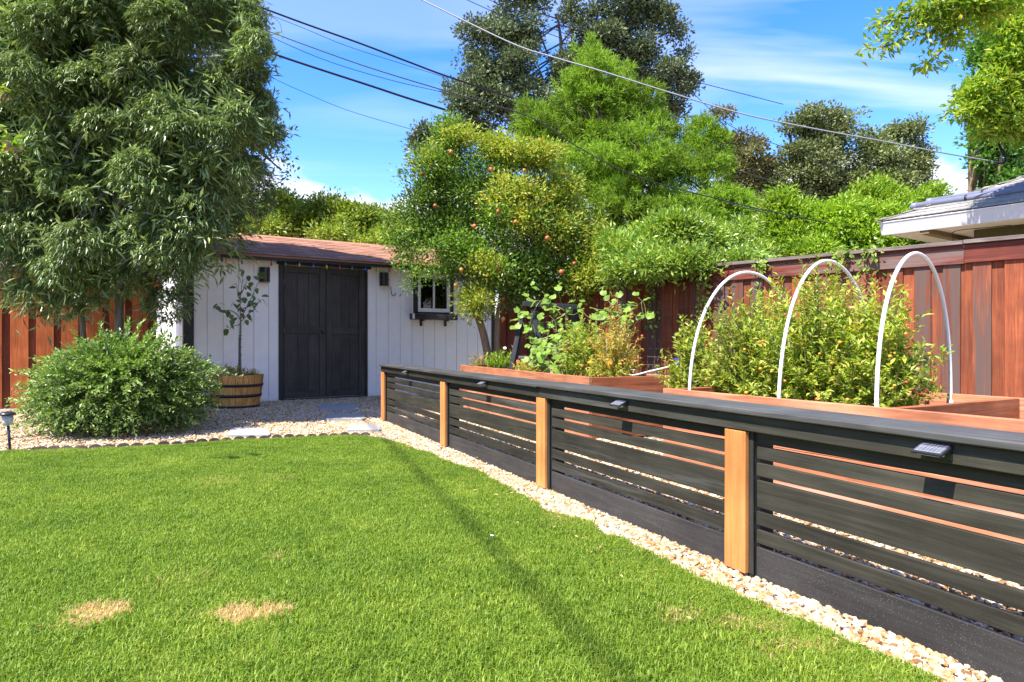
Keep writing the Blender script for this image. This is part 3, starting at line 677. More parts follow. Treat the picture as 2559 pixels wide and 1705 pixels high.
# ------------------------------------------------------------------ shed
SH_RZ = math.atan2(SH_X.y, SH_X.x)
def shed():
    t = thing('garden_shed', 'white board garden shed with dark double doors and red shingle roof', 'shed', SH_O, SH_RZ)
    Wd, Dp, H = 5.03, 2.8, 2.12
    wall = MB().box(0.02, Wd - 0.02, 0.03, 0.05, 0.0, H).box(Wd - 0.03, Wd, 0.03, Dp, 0, H).box(0, 0.03, 0.03, Dp, 0, H).box(0, Wd, Dp - 0.03, Dp, 0, H)
    wl = None
    # wall skin: leave the window opening free
    wm = MB()
    wx0, wx1, wz0, wz1 = 3.563, 4.18, 1.395, 2.046
    for a, b, c, d in ((0.02, wx0, 0, H), (wx1, Wd - 0.02, 0, H), (wx0, wx1, 0, wz0), (wx0, wx1, wz1, H)): wm.box(a, b, 0.02, 0.045, c, d)
    wm.box(0.0, 0.025, 0.046, Dp, 0, H); wm.box(Wd - 0.025, Wd, 0.046, Dp, 0, H); wm.box(0, Wd, Dp, Dp + 0.03, 0, H)
    wm.prism([(0.046, H + 0.001), (Dp, H + 0.001), (Dp / 2, H + 0.42)], 0.0, 0.025, axis='x'); wm.prism([(0.046, H + 0.001), (Dp, H + 0.001), (Dp / 2, H + 0.42)], Wd - 0.025, Wd, axis='x')
    wall_o = wm.build('wall', M['white_siding'], t)
    MB().box(wx0 - 0.3, wx1 + 0.3, 0.6, 0.62, 1.0, H).build('dark_backing', M['darkroom'], t)  # near-black sheet added behind the window, standing in for the unlit interior
    xs = [0.093] + [0.0575 + 0.2127 * k for k in range(1, 24) if 0.0575 + 0.2127 * k < Wd - 0.05] + [Wd]
    for a, b in zip(xs[:-1], xs[1:]):
        for lo, hi in (((0.03, H),) if not (b > 3.49 and a < 4.24) else ((0.03, 1.36),)):
            a2, b2 = a + 0.0035, b - 0.0035
            if b2 > 1.27 and a2 < 2.667:
                if a2 < 1.27 - 0.03: b2 = 1.266
                elif b2 > 2.70: a2 = 2.671
                else: continue
            MB().box(a2, b2, 0.0, 0.0195, lo, hi, bev=0.002).build('siding_board', M['white_siding'], wall_o)
    for a, b in zip([3.33, 4.248], [3.484, 4.36]): MB().box(a + 0.0, b, 0.0, 0.0195, 1.361, H, bev=0.002).build('siding_board', M['white_siding'], wall_o)
    # side wall boards (left gable end)
    for k in range(13):
        MB().box(-0.018, -0.001, 0.10 + k * 0.2127, 0.10 + (k + 1) * 0.2127 - 0.006, 0.03, H + 0.02, bev=0.002).build('siding_board', M['white_siding'], wall_o)
    MB().box(-0.02, Wd, -0.006, 0.018, -0.02, 0.027).build('base_trim', M['vinyl'], t)
    MB().box(-0.022, 0.091, -0.022, -0.001, 0.0, H).box(-0.04, -0.0195, -0.022, 0.085, 0, H).build('corner_trim', M['trim'], t)
    MB().box(Wd + 0.001, Wd + 0.06, -0.02, 0.08, 0.0, H).build('corner_trim', M['trim'], t)
    # doors
    MB().box(1.268, 1.336, -0.03, 0.0, 0.0, 2.06, bev=0.003).build('door_frame', M['trim'], t)
    MB().box(2.628, 2.668, -0.03, 0.0, 0.0, 2.06, bev=0.003).build('door_frame', M['trim'], t)
    MB().box(1.235, 2.72, -0.045, 0.0, 2.062, 2.118, bev=0.003).build('door_header', M['trim'], t)
    MB().box(1.30, 2.65, -0.06, 0.0, -0.01, 0.022).build('door_sill', M['trim'], t)
    for lf, (a, b) in enumerate(((1.342, 1.982), (1.988, 2.622))):
        d = MB().box(0, b - a, 0.004, 0.02, 0.026, 2.05).build('door', M['door'], t, loc=(a, -0.004, 0))
        w = b - a; st = 0.085
        def part(n, *q): MB().box(*q, bev=0.0025).build(n, M['door'], d)
        part('stile', 0.002, st if lf else 0.03, -0.022, 0.003, 0.028, 2.048); part('stile', w - (0.10 if lf == 0 else 0.10), w - 0.002, -0.022, 0.003, 0.028, 2.048)
        s0 = st if lf else 0.03; s1 = w - 0.10
        for z0, z1 in ((0.028, 0.135), (1.01, 1.115), (1.945, 2.048)): part('crossrail', s0 + 0.001, s1 - 0.001, -0.018, 0.003, z0, z1)
        nb = 3; bw = (s1 - s0) / nb
        for z0, z1 in ((0.136, 1.009), (1.116, 1.944)):
            for k in range(nb): part('panel_board', s0 + k * bw + 0.004, s0 + (k + 1) * bw - 0.004, -0.006 + 0.001 * (k % 2), 0.003, z0 + 0.002, z1 - 0.002)
        if lf == 0:
            kb = MB(); kb.lathe([(0.0, 0.0), (0.026, 0.0), (0.026, 0.006), (0.011, 0.010), (0.011, 0.028), (0.022, 0.036), (0.027, 0.048), (0.022, 0.060), (0.002, 0.064)], n=14)
            kb.build('knob', M['brass'], d, True, loc=(w - 0.05, -0.022, 1.035), rot=(R(90), 0, 0))
        for z in (0.3, 1.06, 1.8):
            MB().box(-0.006 if lf == 0 else w - 0.004, 0.012 if lf == 0 else w + 0.008, -0.026, -0.0225, z - 0.04, z + 0.04).build('hinge', M['blackmetal'], d)
    # window
    wn = MB().box(3.486, 3.562, -0.024, 0.02, 1.372, 2.115, bev=0.003).box(4.181, 4.244, -0.024, 0.02, 1.372, 2.115, bev=0.003).box(3.5625, 4.1805, -0.022, 0.02, 1.372, 1.394).box(3.5625, 4.1805, -0.022, 0.02, 2.047, 2.115).build('window', M['trim'], t)
    fr = MB()
    for a, b, c, d in ((3.565, 3.60, 1.396, 2.044), (4.143, 4.178, 1.396, 2.044), (3.601, 4.142, 1.396, 1.432), (3.601, 4.142, 2.01, 2.044)): fr.box(a, b, -0.012, 0.03, c, d, bev=0.002)
    fr.build('window_frame', M['vinyl'], wn)
    for s_, (a, b, y) in enumerate(((3.602, 3.88, 0.008), (3.862, 4.141, -0.006))):
        sm = MB(); z0, z1 = 1.434, 2.008; k = 0.024
        sm.box(a, a + k, y, y + 0.012, z0, z1); sm.box(b - k, b, y, y + 0.012, z0, z1); sm.box(a + k, b - k, y, y + 0.012, z0, z0 + k); sm.box(a + k, b - k, y, y + 0.012, z1 - k, z1)
        sm.build('sash', M['vinyl'], wn)
        MB().box(a + k, b - k, y + 0.005, y + 0.008, z0 + k, z1 - k).build('pane', M['glass'], wn)
    bx = MB().box(3.40, 4.26, -0.14, -0.03, 1.262, 1.362, bev=0.004).build('window_ledge', M['boxwood'], t)
    MB().box(3.405, 3.445, -0.1415, -0.1402, 1.272, 1.356).build('bare_patch', M['vinyl'], bx)
    for u in (3.60, 4.06):
        MB().box(u, u + 0.042, -0.11, 0.0, 1.24, 1.2615).box(u, u + 0.042, -0.025, -0.001, 1.155, 1.2395).build('bracket', M['blackmetal'], t)
    # wall hook
    MB().tube(bez([(3.075, -0.004, 1.80), (3.08, -0.02, 1.70), (3.10, -0.03, 1.655), (3.135, -0.04, 1.66), (3.145, -0.045, 1.70)]), 0.006, 6).build('wall_hook', M['brass'], t, True)
    # roof: two slopes, each shingle a piece
    x0, x1 = -0.28, Wd + 0.25; y0, zr0, yr, zr = -0.20, 2.165, 1.40, 2.675
    sl_ = math.hypot(yr - y0, zr - zr0); ang = math.atan2(zr - zr0, yr - y0)
    rf = MB()
    rf.add([(x0, y0, zr0 - 0.03), (x1, y0, zr0 - 0.03), (x1, yr, zr - 0.03), (x0, yr, zr - 0.03), (x0, y0, zr0 - 0.004), (x1, y0, zr0 - 0.004), (x1, yr, zr - 0.004), (x0, yr, zr - 0.004)],
           [(0, 3, 2, 1), (4, 5, 6, 7), (0, 1, 5, 4), (1, 2, 6, 5), (3, 0, 4, 7)])
    yb = 2 * yr - y0
    rf.add([(x0, yb, zr0 - 0.03), (x1, yb, zr0 - 0.03), (x1, yr, zr - 0.03), (x0, yr, zr - 0.03), (x0, yb, zr0), (x1, yb, zr0), (x1, yr, zr), (x0, yr, zr)],
           [(1, 2, 3, 0), (7, 6, 5, 4), (4, 5, 1, 0), (5, 6, 2, 1), (7, 4, 0, 3)])
    roof = rf.build('roof', M['shingle'], t)
    MB().box(x0 + 0.02, x1 - 0.02, y0 + 0.012, y0 + 0.035, zr0 - 0.075, zr0 - 0.031).build('fascia', M['trim'], t)
    MB().box(x0, x0 + 0.02, y0 + 0.04, yr, 0, 0.07).build('barge_board', M['trim'], t).data.transform(Matrix.Identity(4))
    bb = [o for o in t.children if o.name.startswith('barge_board')][0]
    for v in bb.data.vertices: v.co.z = zr0 - 0.10 + v.co.z + (v.co.y - y0) * math.tan(ang)
    exp = sl_ / 11; tw = 0.31; nt_ = int((x1 - x0) / tw)
    tw = (x1 - x0) / nt_
    sh = MB().box(-tw / 2 + 0.003, tw / 2 - 0.003, 0, exp * 1.12, 0.0, 0.006).mesh('shingle', M['shingle'])
    half = MB().box(-tw / 4 + 0.003, tw / 4 - 0.003, 0, exp * 1.12, 0.0, 0.006).mesh('shingle', M['shingle'])
    for r in range(11):
        d = r * exp - 0.02
        off = (0, 0.5)[r % 2]
        cols = [(x0 + (k + 0.5 + off) * tw, sh) for k in range(nt_ - (1 if off else 0))]
        if off: cols += [(x0 + tw * 0.25, half), (x1 - tw * 0.25, half)]
        for cx, me in cols:
            y = y0 + d * math.cos(ang); z = zr0 + d * math.sin(ang)
            link('shingle', me, roof, (cx, y, z + 0.006 + random.uniform(0, 0.003)), (ang - 0.035 + random.uniform(-0.006, 0.006), random.uniform(-0.004, 0.004), random.uniform(-0.006, 0.006)))
    MB().prism([(yr - 0.1, zr - 0.022), (yr, zr + 0.016), (yr + 0.1, zr - 0.022), (yr, zr + 0.004)], x0, x1, axis='x').build('ridge_cap', M['shingle'], roof)
shed()
def sh_pt(u, y, z): return SH_O + SH_X * u + SH_Y * y + Vector((0, 0, z))
def wall_lamp(u, z, lab):
    t = thing('wall_lamp', lab, 'wall lamp', sh_pt(u, 0, z), SH_RZ, 'black wall lamps beside the shed doors')
    MB().box(-0.05, 0.05, -0.03, 0.0, 0.03, 0.19, bev=0.003).build('back_plate', M['blackmetal'], t)
    n = 12; outer = [(-0.078 * math.cos(a), -0.028 - 0.085 * math.sin(a)) for a in np.linspace(0, math.pi, n)]
    inner = [(-0.071 * math.cos(a), -0.032 - 0.077 * math.sin(a)) for a in np.linspace(math.pi, 0, n)]
    m = MB()
    vs = [(x, y, z_) for z_ in (0, 0.22) for x, y in outer + inner]; k = 2 * n
    fs = [(i, i + 1, i + 1 + k, i + k) for i in range(n - 1)] + [(n + i, n + i + 1, n + i + 1 + k, n + i + k) for i in range(n - 1)]
    fs += [(i, i + 1, 2 * n - 2 - i, 2 * n - 1 - i) for i in range(n - 1)] + [(k + i, k + i + 1, k + 2 * n - 2 - i, k + 2 * n - 1 - i) for i in range(n - 1)]
    m.add(vs, fs); m.box(-0.07, 0.07, -0.09, -0.0305, 0.10, 0.115); m.build('shade', M['blackmetal'], t)
wall_lamp(1.055, 1.775, 'black curved wall lamp on the shed wall left of the doors')
wall_lamp(2.945, 1.80, 'black curved wall lamp on the shed wall right of the doors')
def string_lights():
    t = thing('string_light', 'string of coloured bulbs hung under the shed eave', 'string lights')
    cols = {'r': (0.5, 0.01, 0.015), 'g': (0.01, 0.22, 0.08), 'o': (0.7, 0.28, 0.04), 'b': (0.02, 0.10, 0.5), 'y': (0.62, 0.5, 0.06)}
    mm = {k: plain('bulb_' + n, cols[k], 0.15, 0.7, 0.05) for k, n in (('r', 'red'), ('g', 'green'), ('o', 'amber'), ('b', 'blue'), ('y', 'yellow'))}
    prof = [(0.0, 0.0), (0.012, -0.004), (0.018, -0.018), (0.017, -0.034), (0.009, -0.052), (0.001, -0.063)]
    bm_ = {k: MB().lathe(prof[::-1], n=8).mesh('bulb', mm[k], True) for k in mm}
    sk = MB().lathe([(0.008, 0.0), (0.009, 0.026)], n=8).mesh('socket', M['blackplastic'])
    us = [0.08 + 0.206 * k for k in range(20)]; seq = 'rgobyrgobyrgbyrgobyr'
    pts = []
    for i, u in enumerate(us):
        z = 2.098 - random.uniform(0, 0.012)
        p = sh_pt(u, -0.212, z); pts.append(p); 
        if i < len(us) - 1: pts.append(sh_pt(u + 0.1, -0.214, z - random.uniform(0.008, 0.024)))
        a = random.uniform(-0.3, 0.3)
        b = link('bulb', bm_[seq[i]], t, p - Vector((0, 0, 0.026)), (a, random.uniform(-0.3, 0.3), 0)); 
        link('socket', sk, t, p - Vector((0, 0, 0.026)), (a * 0.3, 0, 0))
    MB().tube(bez(pts, 3), 0.0025, 5).build('wire', M['wirecord'], t)
string_lights()
# black tray by the shed corner
tr = thing('plastic_tray', 'low black plastic tray on the gravel between bush and barrel', 'tray', sh_pt(0.16, -0.22, 0), SH_RZ)
MB().box(-0.20, 0.20, -0.13, 0.13, 0.0, 0.09, bev=0.02).build('body', M['blackplastic'], tr); MB().box(-0.22, 0.22, -0.15, 0.15, 0.0905, 0.105, bev=0.005).build('rim', M['blackplastic'], tr)

# ------------------------------------------------------------------ board fences
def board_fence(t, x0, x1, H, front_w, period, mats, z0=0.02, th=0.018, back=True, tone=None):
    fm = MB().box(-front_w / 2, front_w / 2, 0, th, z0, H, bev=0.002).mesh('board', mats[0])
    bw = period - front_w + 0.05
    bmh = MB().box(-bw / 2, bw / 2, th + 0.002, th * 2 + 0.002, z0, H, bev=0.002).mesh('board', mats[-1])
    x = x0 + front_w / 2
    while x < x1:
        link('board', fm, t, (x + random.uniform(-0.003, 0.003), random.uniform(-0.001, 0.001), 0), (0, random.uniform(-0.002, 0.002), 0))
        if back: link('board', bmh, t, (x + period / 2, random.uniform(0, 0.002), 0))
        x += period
TF_X = Vector((0.678, -0.735, 0)).normalized(); TF_Y = Vector((-TF_X.y, TF_X.x, 0)); TF_O = Vector((2.45, 7.91, 0)) - TF_X * 4.75; TF_RZ = math.atan2(TF_X.y, TF_X.x)
def tall_fence():
    t = thing('board_fence', 'tall red stained board fence with weathered cap behind the raised beds', 'fence', TF_O, TF_RZ)
    board_fence(t, 0.85, 10.2, 1.70, 0.14, 0.236, [M['redstain']])
    for a, b in ((0.85, 2.4), (2.402, 4.9), (4.902, 7.16), (7.162, 10.2)):
        MB().box(-(b - a) / 2, (b - a) / 2, -0.024, -0.002, 1.60, 1.735, bev=0.002).build('rail', M['redrail'], t, loc=((a + b) / 2, 0, random.uniform(-0.004, 0.004)))
        MB().box(-(b - a) / 2, (b - a) / 2, -0.062, 0.10, 1.765, 1.80, bev=0.003).build('cap_board', M['greycap'], t, loc=((a + b) / 2, 0, random.uniform(-0.003, 0.006)), rot=(0, random.uniform(-0.002, 0.002), 0))
    MB().box(0.85, 10.2, -0.03, 0.06, 1.737, 1.764).build('top_rail', M['redrail'], t)
    for k in range(1, 5): MB().box(k * 2.45 - 0.045, k * 2.45 + 0.045, 0.045, 0.135, 0, 1.73).build('post', M['redrail'], t)
tall_fence()
def tf_pt(x, y, z): return TF_O + TF_X * x + TF_Y * y + Vector((0, 0, z))
def left_fence():
    o = Vector((-6.87, 9.1, 0)); d = Vector((0.839, 0.544, 0)).normalized()
    t = thing('board_fence', 'rust orange board fence behind the tree and bush on the left', 'fence', o, math.atan2(d.y, d.x))
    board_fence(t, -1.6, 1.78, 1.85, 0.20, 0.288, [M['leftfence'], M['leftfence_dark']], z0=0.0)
    MB().box(-1.6, 1.95, -0.022, -0.003, 1.70, 1.83).build('rail', M['leftfence'], t)
    MB().box(-1.6, 1.95, -0.05, 0.08, 1.855, 1.89).build('cap_board', M['greycap'], t)
left_fence()
def white_outbuilding():
    o = Vector((-8.0, 12.9, 0))
    t = thing('outbuilding', 'white outbuilding with louvred vent glimpsed left of the shed', 'outbuilding', o, R(20))
    w = MB().box(0, 1.9, 0, 2.0, 0, 2.45).build('wall', M['white_siding'], t)
    MB().prism([(-0.15, 2.452), (2.15, 2.452), (1.0, 2.75)], -0.1, 2.0, axis='x').build('roof', M['greyshingle'], t)
    v = MB().box(1.35, 1.8, -0.03, -0.001, 1.75, 2.35).build('vent', M['vinyl'], t)
    for k in range(9): MB().box(1.39, 1.76, -0.05, -0.031, 1.79 + k * 0.06, 1.825 + k * 0.06).build('louvre', M['vinyl'], v)
white_outbuilding()

# ------------------------------------------------------------------ raised beds, hoops
BH = 0.57
def raised_bed(label, A, d, length, width, divs, soil_z, endmat):
    d = d.normalized(); rz = math.atan2(d.y, d.x)
    t = thing('raised_bed', label, 'raised bed', A, rz, 'wooden raised beds behind the low fence')
    th = 0.038
    for lvl, (z0, z1) in enumerate(((0.0, BH / 2 - 0.001), (BH / 2 + 0.001, BH))):
        MB().box(-length / 2, length / 2, 0, th, z0, z1, bev=0.003).build('board', M['bed'], t, loc=(length / 2, 0, 0))
        MB().box(-length / 2, length / 2, width - th, width, z0, z1, bev=0.003).build('board', M['bed'], t, loc=(length / 2, 0, 0))
        for x in (0.0, length):
            MB().box(-width / 2 + 0.041, width / 2 - 0.041, -th / 2, th / 2, z0, z1 - 0.004, bev=0.003).build('end_board', endmat, t, loc=(x - th / 2 if x else th / 2, width / 2, 0), rot=(0, 0, R(90)))
    for x, h in divs:
        MB().box(-width / 2 + 0.041, width / 2 - 0.041, -th / 2, th / 2, 0.1, h, bev=0.003).build('divider_board', endmat, t, loc=(x, width / 2, 0), rot=(0, 0, R(90)))
    for x in (th + 0.045, length - th - 0.045):
        for y in (th + 0.045, width - th - 0.045): MB().box(x - 0.044, x + 0.044, y - 0.044, y + 0.044, 0, BH - 0.05).build('corner_post', endmat, t)
    MB().box(th + 0.001, length - th - 0.001, th + 0.001, width - th - 0.001, soil_z - 0.2, soil_z).build('soil', M['soil'], t)
    return t
B1_A = Vector((1.053, 4.75, 0)); B1_X = Vector((0.49, -0.872, 0)).normalized(); B1_Y = Vector((-B1_X.y, B1_X.x, 0))
raised_bed('near redwood raised bed holding the three white hoops', B1_A, B1_X, 3.3, 1.27, [(1.62, BH)], 0.40, M['bedend'])
B2_A = Vector((-0.72, 9.4, 0)); B2_X = Vector((0.70 + 0.72, 6.2 - 9.4, 0)).normalized(); B2_Y = Vector((-B2_X.y, B2_X.x, 0))
raised_bed('far redwood raised bed holding the black trellis and squash', B2_A, B2_X, 3.5, 0.90, [(0.95, BH - 0.02)], 0.47, M['bedend'])
def b1(x, y, z=0.40): return B1_A + B1_X * x + B1_Y * y + Vector((0, 0, z))
def b2(x, y, z=0.47): return B2_A + B2_X * x + B2_Y * y + Vector((0, 0, z))
hoops = [((1.19, 4.58), (2.30, 5.36), 1.406, 'white plastic hoop over the bed, farthest of the three'), ((1.545, 3.965), (2.56, 4.76), 1.418, 'white plastic hoop over the bed, middle of the three'),
         ((1.85, 3.455), (2.77, 4.27), 1.40, 'white plastic hoop over the bed, nearest the low fence posts')]
for (a, b, h, lab) in hoops:
    wob = random.uniform(0, 6)
    A = Vector((a[0], a[1], 0)); A *= 1 + 0.058 / A.dot(B1_Y); A.z = 0.30; B = Vector((b[0], b[1], 0.30)) - B1_Y * 0.02
    m = (A + B) / 2; hw = (B - A) / 2; z0 = 0.44
    pts = [A]
    for k in range(0, 41):
        tt = math.pi * (1 - k / 40)
        p = m + hw * math.cos(tt) + B1_X * 0.010 * math.sin(tt * 2.3 + wob); pts.append(Vector((p.x, p.y, z0 + (h - z0) * math.sin(tt) ** 0.96)))
    pts.append(B)
    t = thing('bed_hoop', lab, 'hoop', (0, 0, 0), 0, 'white hoops over the near raised bed')
    MB().tube(pts, 0.0108, 10).build('pipe', M['pvc'], t, True)
    for q in (A, B): MB().lathe([(0.018, 0.0), (0.018, 0.17)], c=(q.x, q.y, 0.36), n=10).build('sleeve', M['pvc'], t, True)

# ------------------------------------------------------------------ neighbour's house
NH_X = Vector((0.586, -0.81, 0)).normalized(); NH_Y = Vector((-NH_X.y, NH_X.x, 0)); NH_O = Vector((5.83, 10.73, 0)); NH_RZ = math.atan2(NH_X.y, NH_X.x)
def house():
    t = thing('house', 'neighbouring house with grey hip roof and pale fascia beyond the red fence', 'house', NH_O, NH_RZ)
    L_, D_ = 9.0, 7.0; z1 = 2.75; z0 = 2.565
    # fascia on two sides with a slanted gutter profile
    f = MB(); f.prism([(-0.06, z1), (0.02, z1), (0.02, z0), (0.0, z0)], 0, L_, axis='x'); f.build('fascia', M['gutter'], t)
    MB().prism([(0.001, z1 - 0.001), (0.02, z1 - 0.001), (0.02, z0 + 0.03), (0.001, z0 + 0.03)], 0.021, D_, axis='y').build('fascia', M['soffit'], t)
    MB().box(0, L_, -0.068, 0.0, z1 + 0.001, z1 + 0.016).build('gutter_lip', M['vinyl'], t)
    MB().box(0.022, L_, 0.021, D_, z0 + 0.022, z0 + 0.03).build('soffit', M['soffit'], t)
    MB().box(0.55, 0.68, 0.021, D_, z0 - 0.05, z0 + 0.0215).build('soffit_beam', M['soffitbeam'], t)
    MB().box(1.02, L_, 0.72, D_, 0.0, z0 + 0.021).build('wall', M['olive'], t)
    rise = 0.42
    y0 = -0.05; apex = 3.4
    r = MB(); e = z1 + 0.018
    r.add([(-0.05, y0, e), (L_, y0, e), (L_, y0 + apex, e + rise * apex), (-0.05 + apex, y0 + apex, e + rise * apex), (-0.05, D_, e), (-0.05 + apex, D_ - apex, e + rise * apex)],
          [(0, 1, 2, 3), (0, 3, 5, 4)])
    roof = r.build('roof', M['greyshingle'], t)
    # shingle courses near the eave
    a = math.atan(rise); k = 0
    exp = 0.19; w = 0.33
    me = MB().box(-w / 2 + 0.003, w / 2 - 0.003, 0, exp * 1.1, 0, 0.014).mesh('shingle', M['greyshingle'])
    for row in range(9):
        d = row * exp
        x = -0.05 + d * math.cos(a) + w / 2 + (0.1 if row % 2 else 0)
        while x < 3.1:
            link('shingle', me, roof, (x, y0 - 0.03 + d * math.cos(a), e + 0.01 + d * math.sin(a)), (a - 0.05, 0, random.uniform(-0.01, 0.01))); x += w
    hip = MB().box(-0.11, 0.11, 0, 0.30, 0, 0.018).mesh('hip_shingle', M['greyshingle'])
    for j in range(10):
        s = j * 0.24
        link('hip_shingle', hip, roof, (-0.05 + s, y0 + s, e + 0.02 + rise * s), (math.atan(rise / math.sqrt(2)) - 0.06, 0, R(-45)))
    # thin wires under the soffit
    MB().tube(bez([(0.9, 0.3, z0 - 0.16), (0.9, 0.35, z0 - 0.02), (1.3, 0.5, z0 + 0.0), (1.5, 0.65, z0 + 0.015), (1.65, 0.70, z0 - 0.03)]), 0.006, 5).build('soffit_wire', M['cable'], t)
house()
def nh(x, y, z): return NH_O + NH_X * x + NH_Y * y + Vector((0, 0, z))
for i, (x0, y, lab) in enumerate(((0.26, 0.44, 'lower grey blue pipe lying along the neighbouring roof'), (0.42, 0.60, 'upper grey blue pipe lying along the neighbouring roof'))):
    z = 2.765 + 0.42 * (y + 0.05) + 0.058
    t = thing('roof_pipe', lab, 'roof pipe', nh(x0, y, z), NH_RZ, 'pipes on the neighbouring roof')
    MB().tube([(0.04, 0, 0), (5, 0, 0)], 0.05, 14).build('pipe', M['bluepipe'], t, True)
    MB().tube([(-0.02, 0, 0), (0.0, 0, 0), (0.08, 0, 0)], [0.03, 0.054, 0.055], 14).build('end_cap', M['bluepipe'], t, True)
    for xx in (0.75, 1.7): MB().tube([(xx, 0, 0), (xx + 0.03, 0, 0)], 0.055, 14).build('strap', M['cable'], t, True)
    MB().box(1.72, 1.78, -0.06, 0.06, -0.05, 0.085).build('clamp', M['vinyl'], t)
mt = thing('service_mast', 'dark service mast with looped cables at the right edge above the roof', 'mast', (0, 0, 0))
MB().tube([dat(2372, 300, 9.6), dat(2372, 410, 9.6), dat(2372, 470, 9.6)], 0.03, 10).build('pole', M['greycable'], mt, True)
MB().lathe([(0.02, 0.0), (0.07, 0.02), (0.07, 0.10), (0.02, 0.13)], c=dat(2372, 298, 9.6), n=12).build('weather_head', M['greycable'], mt, True)
for pts in ([(2353, 285), (2315, 292), (2294, 318), (2300, 345), (2312, 368), (2303, 376), (2285, 374)], [(2353, 278), (2320, 286), (2298, 308), (2296, 330), (2308, 352), (2309, 374)], [(2353, 300), (2330, 290), (2310, 300), (2315, 318), (2353, 312)]):
    MB().tube(bez([dat(x, y, 9.55) for x, y in pts]), 0.010, 6).build('drip_loop', M['cable'], mt, True)

# ------------------------------------------------------------------ overhead cables
def cable(pts, Y0, Y1, wpx, lab, mat='cable'):
    n = len(pts); xs = [p[0] for p in pts]
    P = []
    for x, y in pts:
        k = (x - xs[0]) / (xs[-1] - xs[0]); Y = 1 / ((1 - k) / Y0 + k / Y1); P.append(dat(x, y, Y))
    P = bez(P, 8); rad = [max(0.004, wpx * K / 2 / F * p.y) for p in P]
    o = MB().tube(P, rad, 6).build('cable', M[mat], None, True)
    tag(o, lab, 'cable', 'overhead cables')
cable([(470, -28), (545, -3), (690, 51), (830, 101), (940, 143), (1040, 180), (1225, 240), (1400, 295)], 13, 20, 4.2, 'thick black cable running from the top left to behind the bright conifer')
cable([(470, -33), (560, 10), (700, 66), (800, 107), (940, 152), (1030, 180)], 13, 18, 1.2, 'thin wire just beneath the topmost thick cable on the left')
cable([(440, 5), (505, 32), (580, 58), (700, 103), (850, 156), (1020, 208), (1130, 240), (1230, 275), (1340, 345), (1470, 408), (1700, 470), (1880, 508), (2060, 540)], 13, 12, 2.6, 'medium black cable crossing below the topmost cable and on past the conifer to the right')
cable([(560, 50), (640, 93), (760, 143), (900, 185), (1020, 213), (1100, 236)], 13, 17, 1.4, 'thin wire hanging just under the medium black cable')
cable([(440, 52), (590, 110), (690, 145), (850, 197), (950, 230), (1100, 276), (1245, 322), (1330, 345)], 13, 17, 5.0, 'thickest black cable, lowest of the heavy ones on the left')
cable([(560, 140), (620, 176), (700, 213), (800, 254), (930, 293), (990, 308)], 14, 18, 1.1, 'faint single wire lowest in the blue sky on the left')
cable([(930, -16), (970, 0), (1170, 97), (1270, 131), (1380, 163), (1530, 210), (1700, 260), (1850, 292), (2030, 325), (2170, 352), (2310, 376)], 14, 9.6, 3.4, 'grey service cable sloping down to the mast on the neighbouring house', 'greycable')
cable([(1000, -34), (1080, 3), (1180, 47), (1300, 92), (1420, 138), (1550, 175), (1800, 240)], 18, 22, 1.6, 'thin black wire crossing in front of the tall oak')
cable([(1040, -40), (1125, 0), (1200, 36), (1290, 74), (1400, 120), (1560, 190), (1680, 290), (1830, 350), (2000, 430)], 18, 22, 1.5, 'thin dark wire uppermost across the tall oak and down to the right')
cable([(1560, 330), (1650, 375), (1800, 425), (1960, 480), (2130, 520)], 15, 13, 2.2, 'black cable crossing the dark oaks right of the conifer')
cable([(1440, 375), (1560, 424), (1700, 474), (1850, 504), (2030, 536)], 14, 12, 1.8, 'thin black wire over the lime shrubs toward the house')
# the line whose shadow crosses the lawn
def lawn_line():
    hz = 8.5; off = Vector((sun_dir.x, sun_dir.y, 0)) / sun_dir.z * hz
    a = dg(905, 1030) + off; b = dg(1330, 1470) + off; d = (b - a)
    P = [a - d * 1.5, a - d * 0.5, a, b, b + d * 0.8]
    P = [Vector((p.x, p.y, hz + (0.02 * (i - 2)))) for i, p in enumerate(P)]
    o = MB().tube(P, 0.019, 6).build('cable', M['cable'], None, True)
    tag(o, 'cable bundle passing overhead above the lawn', 'cable', 'overhead cables')
lawn_line()

# ------------------------------------------------------------------ vegetation machinery
def unit(v): return v / (np.linalg.norm(v, axis=-1, keepdims=True) + 1e-9)
def leaf2(P, D, Nn, Ln, Wd, fold=0.12):
    """two-triangle folded leaf"""
    D = unit(D); Sd = unit(np.cross(D, Nn)); U = np.cross(Sd, D)
    Ln = Ln[:, None]; Wd = Wd[:, None]
    V = np.stack([P, P + D * Ln * 0.45 + Sd * Wd / 2 + U * Wd * fold, P + D * Ln - U * Ln * 0.12, P + D * Ln * 0.45 - Sd * Wd / 2 + U * Wd * fold], 1).reshape(-1, 3)
    k = np.arange(len(P))[:, None, None] * 4
    return V, (k + np.array([[0, 1, 2], [0, 2, 3]])[None]).reshape(-1, 3)
def leaf4(P, D, Nn, Ln, Wd, droop):
    """long leaf bending down"""
    D = unit(D); Sd = unit(np.cross(D, Nn))
    Ln = Ln[:, None]; Wd = Wd[:, None]; dr = droop[:, None]
    def pt(s):
        q = P + D * Ln * s; q[:, 2] -= (dr * Ln * s * s)[:, 0]; return q
    a, b = pt(0.35), pt(0.72); t = pt(1.0)
    V = np.stack([P, a + Sd * Wd / 2, a - Sd * Wd / 2, b + Sd * Wd * 0.42, b - Sd * Wd * 0.42, t], 1).reshape(-1, 3)
    k = np.arange(len(P))[:, None, None] * 6
    return V, (k + np.array([[0, 1, 2], [1, 3, 4], [1, 4, 2], [3, 5, 4]])[None]).reshape(-1, 3)
